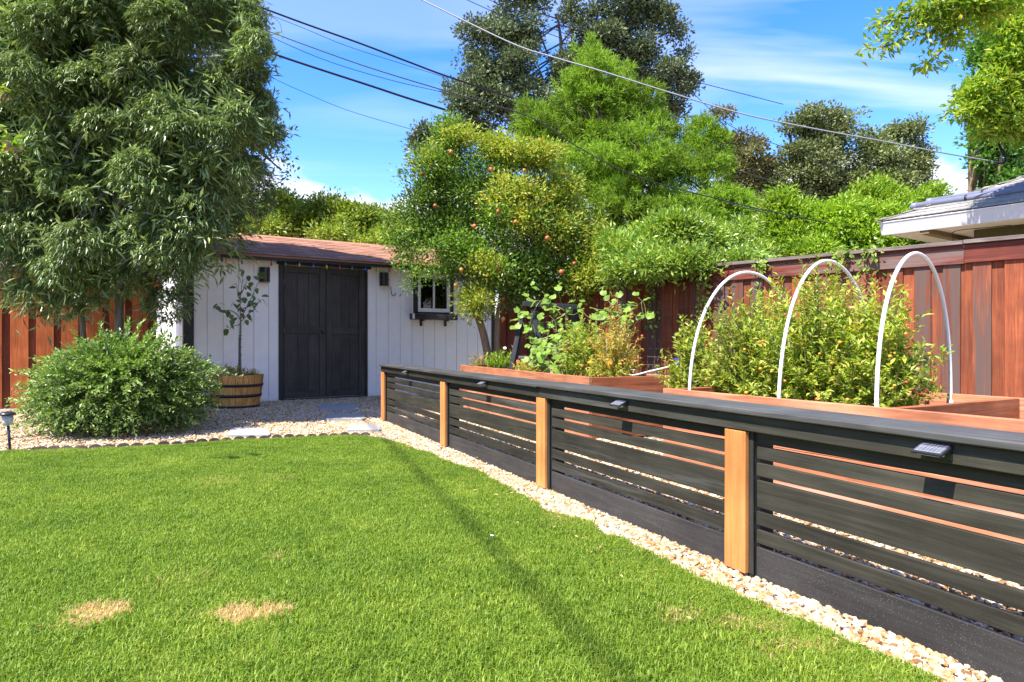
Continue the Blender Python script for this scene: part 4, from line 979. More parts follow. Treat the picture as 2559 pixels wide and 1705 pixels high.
def leafbend(P, D, Nn, Ln, Wd, droop):
    """narrow leaf of two triangles, its outer half bent down"""
    D = unit(D); Sd = unit(np.cross(D, Nn)); L_ = Ln[:, None]; W_ = Wd[:, None]
    a = P + D * L_ * 0.48; a[:, 2] -= droop * Ln * 0.14
    t = P + D * L_; t[:, 2] -= droop * Ln
    V = np.stack([P, a + Sd * W_ / 2, t, a - Sd * W_ / 2], 1).reshape(-1, 3)
    k = np.arange(len(P))[:, None, None] * 4
    return V, (k + np.array([[0, 1, 3], [1, 2, 3]])[None]).reshape(-1, 3)
def outside(P, idx, blobs, f=0.82):
    """keep only points not buried in another lump"""
    keep = np.ones(len(P), bool)
    for j, b in enumerate(blobs):
        q = (P - np.array(b[0])) / (np.array(b[1]) * f)
        keep &= ~((np.sum(q * q, 1) < 1) & (idx != j))
    return keep
def sphere_dirs(r, n): return unit(r.normal(size=(n, 3)))
def blob_points(r, blobs, n, lo=0.45, up=0.0):
    """points in the outer shells of a union of ellipsoids (centre, radii, weight)"""
    C = np.array([b[0] for b in blobs], float); Rr = np.array([b[1] for b in blobs], float)
    w = np.array([(b[2] if len(b) > 2 else 1) * (b[1][0] * b[1][1] * b[1][2]) ** (2 / 3) for b in blobs]); w /= w.sum()
    i = r.choice(len(blobs), n, p=w); d = sphere_dirs(r, n)
    if up: d = unit(d + np.array([0, 0, up]))
    f = (lo ** 3 + (1 - lo ** 3) * r.uniform(size=n)) ** (1 / 3)
    return C[i] + d * Rr[i] * f[:, None], d, i
def boughs(r, blobs, k, frac):
    """split each lump of a crown into smaller boughs sitting on it, with gaps between them"""
    out = []
    for b in blobs:
        c, R_ = np.array(b[0]), np.array(b[1])
        d = sphere_dirs(r, k)
        for j in range(k):
            f = r.uniform(0.55, 0.95); q = frac * r.uniform(0.65, 1.25)
            out.append((tuple(c + d[j] * R_ * f), tuple(np.maximum(R_, R_.max() * 0.5) * q * np.array([1, 1, 0.8])), b[2] if len(b) > 2 else 1))
        out.append((tuple(c), tuple(R_ * 0.55), 0.5))
    return out
def crown_clumps(seed, blobs, n_clumps, per, cr, L, Wr, lo=0.5, droop=0.1, updir=0.3, jitter=0.25, k=9, frac=0.42):
    r = np.random.default_rng(seed)
    bb = boughs(r, blobs, k, frac)
    P, d, _ = blob_points(r, bb, n_clumps, 0.55, 0.45)
    n = n_clumps * per
    C = np.repeat(P, per, 0); dd = np.repeat(d, per, 0)
    sz = np.repeat(r.uniform(0.6, 1.3, n_clumps), per)[:, None]
    o = r.normal(size=(n, 3)) * cr * sz * np.array([1, 1, 0.7])
    o = o * np.minimum(1, 2.0 * cr / (np.linalg.norm(o, axis=1, keepdims=True) + 1e-9))
    D = unit(unit(o) * 0.7 + dd * 0.55 + r.normal(size=(n, 3)) * 0.45 + np.array([0, 0, updir - droop]))
    Nn = unit(r.normal(size=(n, 3)) * 0.6 + np.array([0, 0, 0.6]) + dd * 0.6)
    Ln = L * r.uniform(1 - jitter, 1 + jitter, n)
    return leaf2(C + o, D, Nn, Ln, Ln * Wr)
def limbs(seed, base, tops, r0, blobs=None, n=5, wob=0.12):
    """tapered trunk from base through tops, with limbs out to the blobs"""
    rr = random.Random(seed); m = MB()
    path = bez([base] + tops, 6); k = len(path)
    m.tube(path, [r0 * (1 - 0.72 * i / (k - 1)) for i in range(k)], 9)
    if blobs:
        for b in blobs:
            j = rr.randint(k // 3, k - 2); a = path[j]; c = Vector(b[0]); c = c + Vector([rr.uniform(-0.3, 0.3) * q for q in b[1]])
            mid = a.lerp(c, 0.5) + Vector((rr.uniform(-1, 1), rr.uniform(-1, 1), rr.uniform(0.1, 0.9))) * (c - a).length * wob
            p = bez([a, mid, c], 5); r1 = r0 * (1 - 0.72 * j / (k - 1)) * 0.55
            m.tube(p, [r1 * (1 - 0.85 * i / (len(p) - 1)) + 0.002 for i in range(len(p))], 6)
            for _ in range(2):
                e = c + Vector([rr.uniform(-0.9, 0.9) * q for q in b[1]]); s = p[len(p) // 2]
                q2 = bez([s, s.lerp(e, 0.5) + Vector((0, 0, 0.08 * (e - s).length)), e], 4)
                m.tube(q2, [r1 * 0.5 * (1 - 0.85 * i / (len(q2) - 1)) + 0.002 for i in range(len(q2))], 5)
    return m
def tree(name, label, cat, base, tops, r0, blobs, leafm, barkm, seed, n_clumps, per, cr, L, Wr, lo=0.5, droop=0.1, group=None, limb_blobs=None, crown_name='crown'):
    t = thing(name, label, cat, (0, 0, 0), 0, group)
    limbs(seed, base, tops, r0, limb_blobs if limb_blobs is not None else blobs).build('trunk', M[barkm], t, True)
    V, T = crown_clumps(seed, blobs, n_clumps, per, cr, L, Wr, lo, droop)
    tri_mesh(crown_name, V, T, M[leafm], t)
    return t
def dblob(x, y, Y, rx, rz, ry=None, w=1):
    """an ellipsoid seen at (x, y) in the photograph, sizes in photograph units"""
    p = dat(x, y, Y); k = K / F * Y
    return ((p.x, p.y, p.z), (rx * k, (ry if ry is not None else rx) * k, rz * k), w)

# ---- weeping fern pine, left
def weeping_tree():
    r = np.random.default_rng(3)
    t = thing('weeping_tree', 'large dark green tree with drooping narrow leaves at the left', 'tree')
    blobs = []
    Y = 7.9
    # big boughs: lumps over a tall egg-shaped crown
    cX, cY, cZ = -4.75, 7.7, 3.9
    lump = [(70, 60), (230, 40), (380, 60), (500, 70), (60, 180), (200, 190), (330, 170), (470, 170), (555, 180), (110, 300), (250, 300), (390, 300), (510, 300), (575, 290), (40, 400), (160, 440), (300, 420), (430, 420),
            (540, 395), (80, 540), (210, 560), (340, 530), (450, 500), (520, 455), (60, 620), (180, 650), (300, 625), (390, 600), (160, 690), (90, 680), (130, 640), (410, 560), (404, 628), (388, 672), (20, 500), (580, 230), (595, 320), (-40, 250), (-60, 450), (-40, 600), (560, 100), (400, -30), (250, -60), (100, -70), (500, -20)]
    rj = np.random.default_rng(77)
    lump = [(x + rj.uniform(-28, 28), y + rj.uniform(-28, 28)) for x, y in lump] + [(270 + 330 * rj.uniform(-1, 0.92), 320 + rj.uniform(-340, 250)) for _ in range(46)]
    for li, (x, y) in enumerate(lump):
        dx = (x - 270) / 360; dy = (y - 330) / 420
        Yb = Y + 0.1 - 1.0 * math.sqrt(max(0.02, 1 - min(1, dx * dx * 0.8 + dy * dy * 0.55))) + r.uniform(-0.32, 0.3)
        rad = r.uniform(46, 84) if li < 48 else r.uniform(26, 50)
        if dx > 0.6: rad *= 0.62
        if y > 640: rad *= 0.66
        if dx * dx + dy * dy * 0.8 > 1.1: continue
        blobs.append(dblob(x, y, Yb, rad * r.uniform(0.8, 1.25), rad * r.uniform(0.7, 1.05)))
        if y < 560 and li < 48: blobs.append(dblob(x + r.uniform(-30, 30), y, Yb + 0.9, rad, rad))
    # back and top of the crown, above the picture
    for x, y in ((0, 120), (20, 250), (10, 330), (-20, 150), (60, 330), (30, 180), (-30, 350), (130, 120), (20, 20)): blobs.append(dblob(x, y, 7.6, 85, 75)); blobs.append(dblob(x, y, 8.5, 95, 90))
    for _ in range(26):
        a = r.uniform(0, 6.28); h = r.uniform(2.4, 6.9); q = (1.75 * math.sqrt(max(0.05, 1 - ((h - 3.6) / 3.7) ** 2)))
        blobs.append(((cX + q * 0.75 * math.cos(a), cY + 0.55 + q * 0.72 * abs(math.sin(a)), h), (0.5, 0.5, 0.45), 0.45))
    n = 130000
    P, d, bi = blob_points(r, blobs, n, 0.70, 0.5)
    keep = (P[:, 2] > 1.0) & outside(P, bi, blobs)
    P, d = P[keep][:35000], d[keep][:35000]; n = len(P)
    per = 13
    C = np.repeat(P, per, 0); dd = np.repeat(d, per, 0); m = n * per
    axis = unit(dd * 0.55 + np.array([0, 0, 0.8])); rnd = unit(r.normal(size=(m, 3)))
    radial = unit(rnd - axis * np.sum(rnd * axis, 1, keepdims=True))
    D = unit(radial * 0.95 + axis * r.uniform(0.15, 0.75, (m, 1)))
    Ln = r.uniform(0.055, 0.088, m); Wd_ = r.uniform(0.0095, 0.0135, m)
    C = C + axis * r.uniform(-0.03, 0.02, (m, 1))
    V, T = leafbend(C, D, np.tile(np.array([0.0, 0.0, 1.0]), (m, 1)) + rnd * 0.25, Ln, Wd_, r.uniform(0.35, 0.85, m))
    tri_mesh('crown', V, T, M['weep'], t)
    Vf, Tf = crown_clumps(6, [(b[0], tuple(q * 0.8 for q in b[1]), b[3] if len(b) > 3 else 1) for b in blobs], 5200, 8, 0.12, 0.12, 0.2, 0.3, 0.5); tri_mesh('inner_foliage', Vf, Tf, M['weep'], t)
    Vf, Tf = crown_clumps(9, [((-4.7, 8.25, 3.3), (1.35, 0.7, 1.9), 1), ((-5.4, 8.2, 3.6), (1.2, 0.7, 2.0), 1), ((-4.5, 8.25, 5.0), (1.2, 0.7, 1.3), 1), ((-5.2, 8.1, 2.2), (1.1, 0.6, 0.7), 1)], 4200, 9, 0.14, 0.14, 0.24, 0.4, 0.5, k=5, frac=0.5); tri_mesh('inner_foliage', Vf, Tf, M['weep'], t)
    base = Vector((-4.42, 7.62, 0)); 
    limbs(4, base, [Vector((-4.40, 7.62, 1.0)), Vector((-4.42, 7.65, 2.4)), Vector((-4.6, 7.8, 4.6)), Vector((-4.6, 7.9, 6.2))], 0.058, [blobs[i] for i in range(0, 40, 3)]).build('trunk', M['bark_grey'], t, True)
    limbs(5, Vector((-4.95, 7.9, 0)), [Vector((-4.98, 7.9, 1.0)), Vector((-5.1, 7.9, 2.6))], 0.05).build('trunk', M['bark_grey'], t, True)
weeping_tree()
# oak behind it whose branch tips show at its right edge
tree('oak_tree', 'grey green oak whose branch tips show past the right edge of the weeping tree', 'tree', Vector((-8.0, 14.5, 0)), [Vector((-7.8, 14.5, 3)), Vector((-7.2, 14.3, 6)), Vector((-6.6, 14, 8))], 0.22,
     [dblob(560, 50, 13, 50, 35), dblob(590, 250, 13, 45, 60), dblob(630, 300, 13, 34, 22), dblob(640, 345, 13, 16, 30), dblob(648, 392, 13, 13, 14), dblob(600, 330, 13, 40, 40), dblob(540, 200, 13.5, 70, 90), dblob(450, 100, 14, 120, 90), dblob(500, 10, 14, 60, 40)],
     'oakleaf', 'bark_oak', 21, 900, 14, 0.12, 0.09, 0.5, 0.3)
# bare drooping twigs at the top
MBt = MB()
for pts in ([(470, -20), (560, 40), (600, 110)], [(480, -15), (545, 30), (585, 70), (605, 115)], [(500, -20), (600, 25), (640, 50), (648, 75)]):
    MBt.tube(bez([dat(x, y, 12.5) for x, y in pts]), [0.02, 0.018, 0.016, 0.014, 0.012, 0.011, 0.010, 0.009, 0.009, 0.008, 0.007, 0.006, 0.005][:6 * (len(pts) - 1) + 1] + [0.005] * max(0, 6 * (len(pts) - 1) + 1 - 13), 5)
ob = [o for o in bpy.data.objects if o.name.startswith('oak_tree')][0]
MBt.build('branch', M['bark_oak'], ob)

# ---- bush, left
def sprig_plant(r, base_c, n, reach, L0, Wr, tip_fn, per=16, stem_r=0.004, leafm='bush', stemm='stem', parent=None, names=('leaves', 'stems'), bend=0.25, up=0.25):
    Ps, Ds, Ns, Ls = [], [], [], []; sm = MB()
    for i in range(n):
        b, tip, out = tip_fn(r, i)
        mid = b.lerp(tip, 0.5) + Vector((0, 0, bend * (tip - b).length * r.uniform(0.3, 1)))
        path = bez([b, mid, tip], 7); k = len(path)
        if i % 3 == 0: sm.tube(path, [stem_r * (1 - 0.7 * j / (k - 1)) for j in range(k)], 4)
        for j in range(per):
            s = (0.35 + 0.65 * (j + r.uniform(0, 1)) / per) * (k - 1)
            a = int(min(k - 2, s)); p = path[a].lerp(path[a + 1], s - a); tdir = (path[a + 1] - path[a]).normalized()
            side = tdir.cross(Vector((r.normal(), r.normal(), r.normal()))).normalized()
            d = (tdir * r.uniform(0.5, 1.1) + side * 0.8 + Vector((0, 0, up))).normalized()
            Ps.append(p); Ds.append(d); Ns.append((Vector((0, 0, 1)) + side * 0.4 + out * 0.4)); Ls.append(L0 * r.uniform(0.6, 1.25))
    P = np.array([p[:] for p in Ps]); D = np.array([p[:] for p in Ds]); Nn = np.array([p[:] for p in Ns]); Ln = np.array(Ls)
    V, T = leaf2(P, D, Nn + np.random.default_rng(1).normal(size=Nn.shape) * 0.25, Ln, Ln * Wr, 0.15)
    tri_mesh(names[0], V, T, M[leafm], parent)
    sm.build(names[1], M[stemm], parent)
def left_bush():
    r = np.random.default_rng(8); c = Vector((-3.86, 6.75, 0.38))
    t = thing('leafy_bush', 'rounded grey green leafy bush in the gravel below the weeping tree', 'bush')
    def tip(r, i):
        d = Vector(unit(r.normal(size=3))[:])
        if d.z < -0.75: d.z = -d.z * 0.5
        rx, ry, rz = 0.92, 0.74, 0.62
        lump = 1 + 0.13 * mnoise.noise(d * 2.1) + 0.10 * mnoise.noise(d * 4.7)
        f = lump * (r.uniform(0.66, 1.03) if i % 13 else r.uniform(1.02, 1.22))
        end = c + Vector((d.x * rx, d.y * ry, d.z * rz)) * f
        st = c + Vector((d.x * rx, d.y * ry, d.z * rz)) * f * r.uniform(0.35, 0.6)
        end.z = max(end.z, 0.03 + r.uniform(0, 0.08)); st.z = max(st.z, 0.03)
        return st, end, d
    sprig_plant(r, c, 2600, 1, 0.048, 0.46, tip, 18, 0.004, 'bush', 'bark_grey', t, bend=0.16, up=0.35)
    m = MB()
    for k in range(9):
        a = k * 0.7; m.tube(bez([(c.x + 0.05 * math.cos(a), c.y + 0.05 * math.sin(a), 0), (c.x + 0.2 * math.cos(a), c.y + 0.2 * math.sin(a), 0.25), (c.x + 0.45 * math.cos(a), c.y + 0.4 * math.sin(a), 0.5)]), 0.012, 5)
    m.build('trunk', M['bark_grey'], t)
left_bush()
# path light
pl = thing('path_light', 'dark blue solar path light on a stake at the left edge of the lawn', 'path light', gnd(27, 1129), 0)
MB().tube([(0.0, 0, -0.05), (-0.014, 0, 0.11), (-0.022, 0, 0.215)], 0.0105, 10).build('stake', plain('navy_plastic', (0.02, 0.025, 0.06), 0.35, 0.45), pl, True)
MB().lathe([(0.030, 0.0), (0.036, 0.006), (0.040, 0.08)], c=(-0.027, 0, 0.215), n=14).build('lantern', plain('ribbed_clear_glass', (0.42, 0.42, 0.38), 0.15, 0.6, 0.3, 60, 0.6), pl, True)
MB().lathe([(0.045, 0.0), (0.062, 0.004), (0.058, 0.018), (0.03, 0.030), (0.002, 0.034)], c=(-0.030, 0, 0.295), n=18).build('cap', M['blackplastic'], pl, True)
MB().lathe([(0.016, 0.0), (0.016, 0.012)], c=(-0.008, 0, 0.10), n=10).build('collar', M['blackplastic'], pl)

# ---- barrel planter with young tree
BC = Vector((-3.77, 9.30, 0))
def barrel():
    t = thing('barrel_planter', 'half barrel planter with dark hoops by the shed wall', 'planter', BC)
    n = 26; h = 0.44; R0, R1 = 0.292, 0.358
    for k in range(n):
        a0, a1 = 2 * math.pi * k / n + 0.006, 2 * math.pi * (k + 1) / n - 0.006
        dr = random.uniform(-0.002, 0.002)
        vs = []
        for z, q in ((0.0, R0), (0.22, R0 + (R1 - R0) * 0.58), (h + random.uniform(-0.004, 0.004), R1)):
            for a in (a0, a1): vs.append(((q + dr) * math.cos(a), (q + dr) * math.sin(a), z))
            for a in (a1, a0): vs.append(((q - 0.024) * math.cos(a), (q - 0.024) * math.sin(a), z))
        fs = [(0, 1, 5, 4), (4, 5, 9, 8), (2, 3, 7, 6), (6, 7, 11, 10), (8, 9, 10, 11), (1, 2, 6, 5), (5, 6, 10, 9), (3, 0, 4, 7), (7, 4, 8, 11)]
        MB().add(vs, fs).build('stave', M['barrel'], t)
    def rad(z): return R0 + (R1 - R0) * (z / 0.22 * 0.58 if z < 0.22 else 0.58 + (z - 0.22) / 0.22 * 0.42) + 0.004
    for z0, z1 in ((0.0, 0.035), (0.145, 0.185), (0.285, 0.322)):
        m = MB(); nn = 40; vs = []
        for z, e in ((z0, 0.0), (z0, 0.004), (z1, 0.004), (z1, 0.0)):
            for k in range(nn): a = 2 * math.pi * k / nn; q = rad(z) + e; vs.append((q * math.cos(a), q * math.sin(a), z))
        m.add(vs, [(i * nn + k, i * nn + (k + 1) % nn, (i + 1) * nn + (k + 1) % nn, (i + 1) * nn + k) for i in range(3) for k in range(nn)])
        m.build('hoop', M['hoopiron'], t, True)
    MB().lathe([(0.0, 0.01), (0.255, 0.01), (0.322, 0.37), (0.0, 0.385)], n=24).build('soil', M['soil'], t)
barrel()
def young_tree():
    t = thing('young_tree', 'young tree with sparse dark leaves growing in the half barrel', 'tree')
    Y = 9.30
    def q(x, y, dy=0.0): return at(460 + x / 2.614, 560 + y / 2.614, Y + dy)
    tp = [Vector((q(366, 930).x, Y, 0.38)), q(367, 930), q(366, 800), q(368, 690), q(370, 630)]
    m = MB(); p = bez(tp, 6); m.tube(p, [0.018 - 0.006 * i / (len(p) - 1) for i in range(len(p))], 8)
    m.tube([Vector((q(360, 930).x, Y - 0.02, 0.38)), q(358, 740, -0.02)], 0.006, 6); m.build('trunk', M['bark_grey'], t, True)
    br = MB()
    for pts in ([(370, 640), (366, 520), (378, 400), (390, 300)], [(370, 630), (345, 590), (300, 565), (235, 560), (212, 520)], [(368, 650), (355, 660), (320, 670), (290, 690)], [(370, 620), (400, 560), (440, 480), (500, 345)], [(372, 560), (420, 540), (470, 520), (515, 492)],
                [(366, 500), (350, 440), (340, 390)], [(375, 450), (400, 400), (420, 345)], [(370, 640), (400, 610), (455, 560), (485, 578)]):
        pp = bez([q(x, y, random.uniform(-0.06, 0.06) * i) for i, (x, y) in enumerate(pts)], 5); br.tube(pp, [0.008 - 0.0055 * i / (len(pp) - 1) for i in range(len(pp))], 5)
    br.build('branch', M['bark_grey'], t, True)
    for z in (730, 752, 806, 856): 
        c = q(367, z); MB().lathe([(0.0195, -0.008), (0.0205, 0.0), (0.0195, 0.008)], c=c, n=10).build('tie_tape', M['tie'], t)
    # one leaf mesh, each leaf its own piece
    lm = MB(); L_, w_ = 1.0, 0.62
    st = [(0.0, 0.02), (0.2, 0.40), (0.45, 0.5), (0.72, 0.36), (1.0, 0.0)]
    vs = []; fs = []
    for i, (s, hw) in enumerate(st):
        z = -0.22 * s * s
        vs += [(s, -hw * w_, z + 0.10 * hw), (s, 0, z), (s, hw * w_, z + 0.10 * hw)]
    for i in range(4): fs += [(3 * i, 3 * i + 1, 3 * i + 4, 3 * i + 3), (3 * i + 1, 3 * i + 2, 3 * i + 5, 3 * i + 4)]
    lme = lm.add(vs, fs).mesh('leaf', M['pottree'], True)
    LP = [(215, 520), (225, 515), (210, 535), (235, 575), (245, 570), (290, 565), (310, 590), (270, 605), (310, 625), (300, 650), (300, 670), (285, 690), (275, 685), (310, 680), (330, 510), (340, 500), (325, 525), (345, 395), (340, 410), (395, 300), (388, 310), (420, 340), (410, 350), (455, 345),
          (505, 335), (495, 350), (480, 330), (400, 400), (385, 410), (440, 380), (440, 420), (480, 420), (430, 450), (460, 460), (385, 400), (420, 500), (440, 540), (490, 520), (470, 515), (515, 490), (370, 580), (385, 555), (410, 590), (410, 630), (400, 625), (455, 570), (430, 600), (345, 610), (355, 560), (350, 470), (365, 440), (460, 470), (475, 480), (450, 500), (420, 560), (505, 470), (395, 480), (370, 520), (380, 540), (435, 520)]
    for x, y in LP:
        p = q(x + random.uniform(-5, 5), y + random.uniform(-5, 5), random.uniform(-0.12, 0.12)); s = random.uniform(0.09, 0.12)
        o = link('leaf', lme, t, p, (random.uniform(-0.7, 0.7), random.uniform(-0.5, 1.0), random.uniform(0, 6.28))); o.scale = (s, s, s)
young_tree()
def small_plant(name, label, cat, base, n, h, spread, L, Wr, leafm, seed, flowers=(), group=None, fl_r=0.012, thick=0.003, per=12):
    r = np.random.default_rng(seed); t = thing(name, label, cat, (0, 0, 0), 0, group)
    base = Vector(base)
    def tip(r, i):
        a = r.uniform(0, 6.283); q = spread * math.sqrt(r.uniform(0.02, 1)); hh = h * r.uniform(0.45, 1.0) * (1 - 0.3 * q / spread)
        b = base + Vector((math.cos(a) * q * 0.35, math.sin(a) * q * 0.35, 0)); e = base + Vector((math.cos(a) * q, math.sin(a) * q, hh))
        return b, e, Vector((math.cos(a), math.sin(a), 0.3))
    sprig_plant(r, base, n, 1, L, Wr, tip, per, thick, leafm, 'stem', t, bend=0.15, up=0.2)
    for j, fm in enumerate(flowers):
        b, e, o = tip(r, j); e.z = base.z + h * r.uniform(0.6, 1.08)
        m = MB()
        for k in range(7):
            a = k * 0.8976; m.add([(0, 0, 0), (fl_r * 0.5 * math.cos(a - 0.35), fl_r * 0.5 * math.sin(a - 0.35), 0.003), (fl_r * math.cos(a), fl_r * math.sin(a), 0.001), (fl_r * 0.5 * math.cos(a + 0.35), fl_r * 0.5 * math.sin(a + 0.35), 0.003)], [(0, 1, 2, 3)])
        m.lathe([(fl_r * 0.35, 0.002), (fl_r * 0.2, 0.006)], n=6)
        m.build('flower', M[fm], t, loc=e, rot=(r.uniform(0.3, 1.2), r.uniform(-0.5, 0.5), r.uniform(0, 6)))
    return t
small_plant('flowering_plant', 'small yellow green plant at the foot of the young tree in the barrel', 'plant', BC + Vector((0.02, -0.06, 0.38)), 34, 0.22, 0.17, 0.035, 0.4, 'dryleaf', 31, ('marigold',) * 4, 'plants in the barrel')
small_plant('flowering_plant', 'wispy plant with white flowers at the left of the barrel', 'plant', BC + Vector((-0.20, -0.02, 0.38)), 30, 0.26, 0.16, 0.03, 0.35, 'tomleaf', 32, ('whitepetal',) * 6, 'plants in the barrel', 0.02)
small_plant('flowering_plant', 'low bronze plant at the right rim of the barrel', 'plant', BC + Vector((0.2, -0.04, 0.38)), 24, 0.16, 0.13, 0.03, 0.4, 'dryleaf', 33, (), 'plants in the barrel')
def flag():
    p0 = at(530, 985, 8.93); p1 = at(545, 912, 8.97)
    t = thing('small_flag', 'small drooping striped flag on a stick beside the barrel', 'flag')
    MB().tube([p0 - Vector((0.03, 0, 0.5)), p1], 0.004, 6).build('stick', M['bark_tan'], t)
    red = plain('flag_red', (0.45, 0.02, 0.03), 0.8, 0.1, 0.05); white = plain('flag_white', (0.75, 0.74, 0.72), 0.8, 0.1, 0.03); blue = plain('flag_blue', (0.015, 0.025, 0.12), 0.8, 0.1, 0.05)
    m = MB(); ns, nl = 13, 8
    def cp(i, j):                      # i across stripes, j along the fly; the cloth hangs in folds from the stick
        a = i / ns; b = j / nl
        base = p1.lerp(p0, 0.08 + a * 0.30)
        return base + Vector((-0.085 * b + 0.02 * math.sin(b * 5 + a), -0.03 * math.sin(b * 7 + 2 * a), -0.24 * b + 0.05 * a * b))
    vs = [cp(i, j) for i in range(ns + 1) for j in range(nl + 1)]
    for i in range(ns):
        for j in range(nl):
            mt_ = 2 if (i < 7 and j < 3) else (0 if i % 2 == 0 else 1)
            m.add([cp(i, j), cp(i, j + 1), cp(i + 1, j + 1), cp(i + 1, j)], [(0, 1, 2, 3)], mt_)
    f = m.build('cloth', [red, white, blue], t)
    st = MB()
    for i in range(5):
        for j in range(4):
            c = cp(0.7 + i * 1.35, 0.35 + j * 0.7); n_ = Vector((0, -0.0025, 0))
            ring = []
            for k in range(10):
                a = math.pi / 2 + k * math.pi / 5; q = 0.0042 if k % 2 == 0 else 0.0017
                ring.append(c + n_ + Vector((q * math.cos(a), 0, q * math.sin(a))))
            st.add(ring, [tuple(range(10))])
    st.build('stars', white, t)
flag()

# ---- pomegranate tree
def pomegranate():
    t = thing('pomegranate_tree', 'pomegranate tree with green and golden leaves and orange fruit beside the shed', 'tree')
    Y = 9.5
    base = Vector((-0.28, 9.5, 0.42))
    a = limbs(41, base, [at(1207, 831, Y), at(1186, 774, Y), at(1165, 715, Y), at(1180, 600, Y), at(1200, 480, Y)], 0.062, [dblob(1010, 560, Y, 40, 40), dblob(1150, 450, Y, 60, 60), dblob(1250, 520, Y, 60, 60), dblob(1060, 400, Y, 40, 40), dblob(1040, 470, Y, 40, 40)])
    a.build('trunk', M['bark_tan'], t, True)
    limbs(42, base + Vector((0.06, 0.05, 0)), [at(1243, 812, Y), at(1244, 781, Y), at(1262, 700, Y), at(1300, 600, Y)], 0.045, [dblob(1300, 560, Y, 40, 40), dblob(1330, 600, Y, 30, 30)]).build('trunk', M['bark_tan'], t, True)
    G = [dblob(1040, 340, Y, 50, 55), dblob(985, 400, Y, 60, 50), dblob(1030, 460, Y, 90, 75), dblob(960, 480, Y, 50, 60), dblob(1010, 560, Y, 85, 60), dblob(1110, 540, Y, 90, 75), dblob(1200, 560, Y, 80, 70), dblob(1110, 440, Y, 70, 70),
         dblob(950, 575, Y, 38, 42), dblob(1150, 640, Y, 80, 48), dblob(1230, 640, Y, 80, 48), dblob(1310, 620, Y, 65, 55), dblob(1365, 600, Y, 40, 45), dblob(1330, 660, Y, 45, 30), dblob(1260, 580, Y, 60, 50), dblob(1060, 620, Y, 70, 40), dblob(978, 625, Y - 0.5, 20, 18), dblob(1180, 690, Y, 28, 24), dblob(925, 490, Y, 22, 34), dblob(915, 560, Y, 16, 26),
         dblob(905, 505, Y, 14, 22), dblob(1400, 590, Y, 22, 16), dblob(1395, 645, Y, 24, 14), dblob(1040, 288, Y, 22, 20), dblob(1245, 352, Y, 20, 10), dblob(940, 640, Y - .4, 14, 22), dblob(925, 600, Y - .2, 14, 22), dblob(1300, 430, Y, 24, 24), dblob(1385, 545, Y, 22, 20), dblob(1120, 480, Y + 0.8, 130, 120), dblob(1220, 600, Y + 0.8, 130, 70)]
    V, T = crown_clumps(43, G + [dblob(1170, 370, Y + .1, 55, 40), dblob(1235, 375, Y, 45, 30), dblob(1265, 450, Y + .1, 55, 55), dblob(1290, 540, Y, 55, 48), dblob(1350, 570, Y + .1, 45, 50)], 3700, 20, 0.085, 0.055, 0.42, 0.6, 0.1, k=9, frac=0.46); tri_mesh('crown', V, T, M['pomleaf'], t)
    Yl = [dblob(1170, 370, Y, 60, 40), dblob(1235, 370, Y - 0.1, 45, 30), dblob(1180, 450, Y - 0.25, 55, 40), dblob(1265, 450, Y, 55, 55), dblob(1210, 510, Y - 0.3, 40, 30), dblob(1290, 540, Y - 0.15, 55, 48), dblob(1350, 560, Y, 45, 48), dblob(1140, 340, Y, 25, 22),
          dblob(1094, 690, Y - 0.3, 32, 46), dblob(1120, 620, Y - 0.35, 30, 30), dblob(1350, 620, Y - 0.2, 40, 50), dblob(1060, 330, Y - 0.1, 40, 28), dblob(985, 380, Y - 0.1, 30, 20)]
    V, T = crown_clumps(44, Yl, 1400, 20, 0.095, 0.054, 0.45, 0.5, 0.1, k=9, frac=0.62); tri_mesh('golden_crown', V, T, M['pomgold'], t, label='golden yellow leaves')
    prof = [(0.002, -0.050), (0.028, -0.046), (0.048, -0.020), (0.052, 0.005), (0.044, 0.032), (0.022, 0.048), (0.010, 0.050)]
    cro = [(0.012, -0.048), (0.010, -0.060), (0.019, -0.076), (0.014, -0.072), (0.006, -0.060)]
    fm = [MB().lathe(prof, n=12).lathe(cro, n=8).mesh('pomegranate', M[k], True) for k in ('fruit', 'fruit_y')]
    for i, (x, y, dy, k) in enumerate([(1037, 350, -.75, 0), (968, 400, -.65, 0), (938, 437, -.5, 0), (1000, 473, -.95, 0), (1128, 390, -.9, 0), (1090, 520, -1.1, 0), (1185, 510, -1.0, 0), (1145, 486, -1.1, 0), (1320, 606, -.95, 0), (1146, 615, -.95, 0), (1156, 733, -.3, 1),
                                       (1205, 392, -.7, 1), (1155, 688, -.4, 0), (1060, 620, -.9, 1), (1290, 625, -.95, 0), (1258, 548, -.95, 0), (1048, 655, -.7, 1), (978, 603, -.75, 1)]):
        o = link('pomegranate', fm[k], t, dat(x, y, Y + dy * 0.55), (random.uniform(-.3, .3), random.uniform(-.3, .3), 0)); s = random.uniform(0.50, 0.68); o.scale = (s, s, s)
pomegranate()

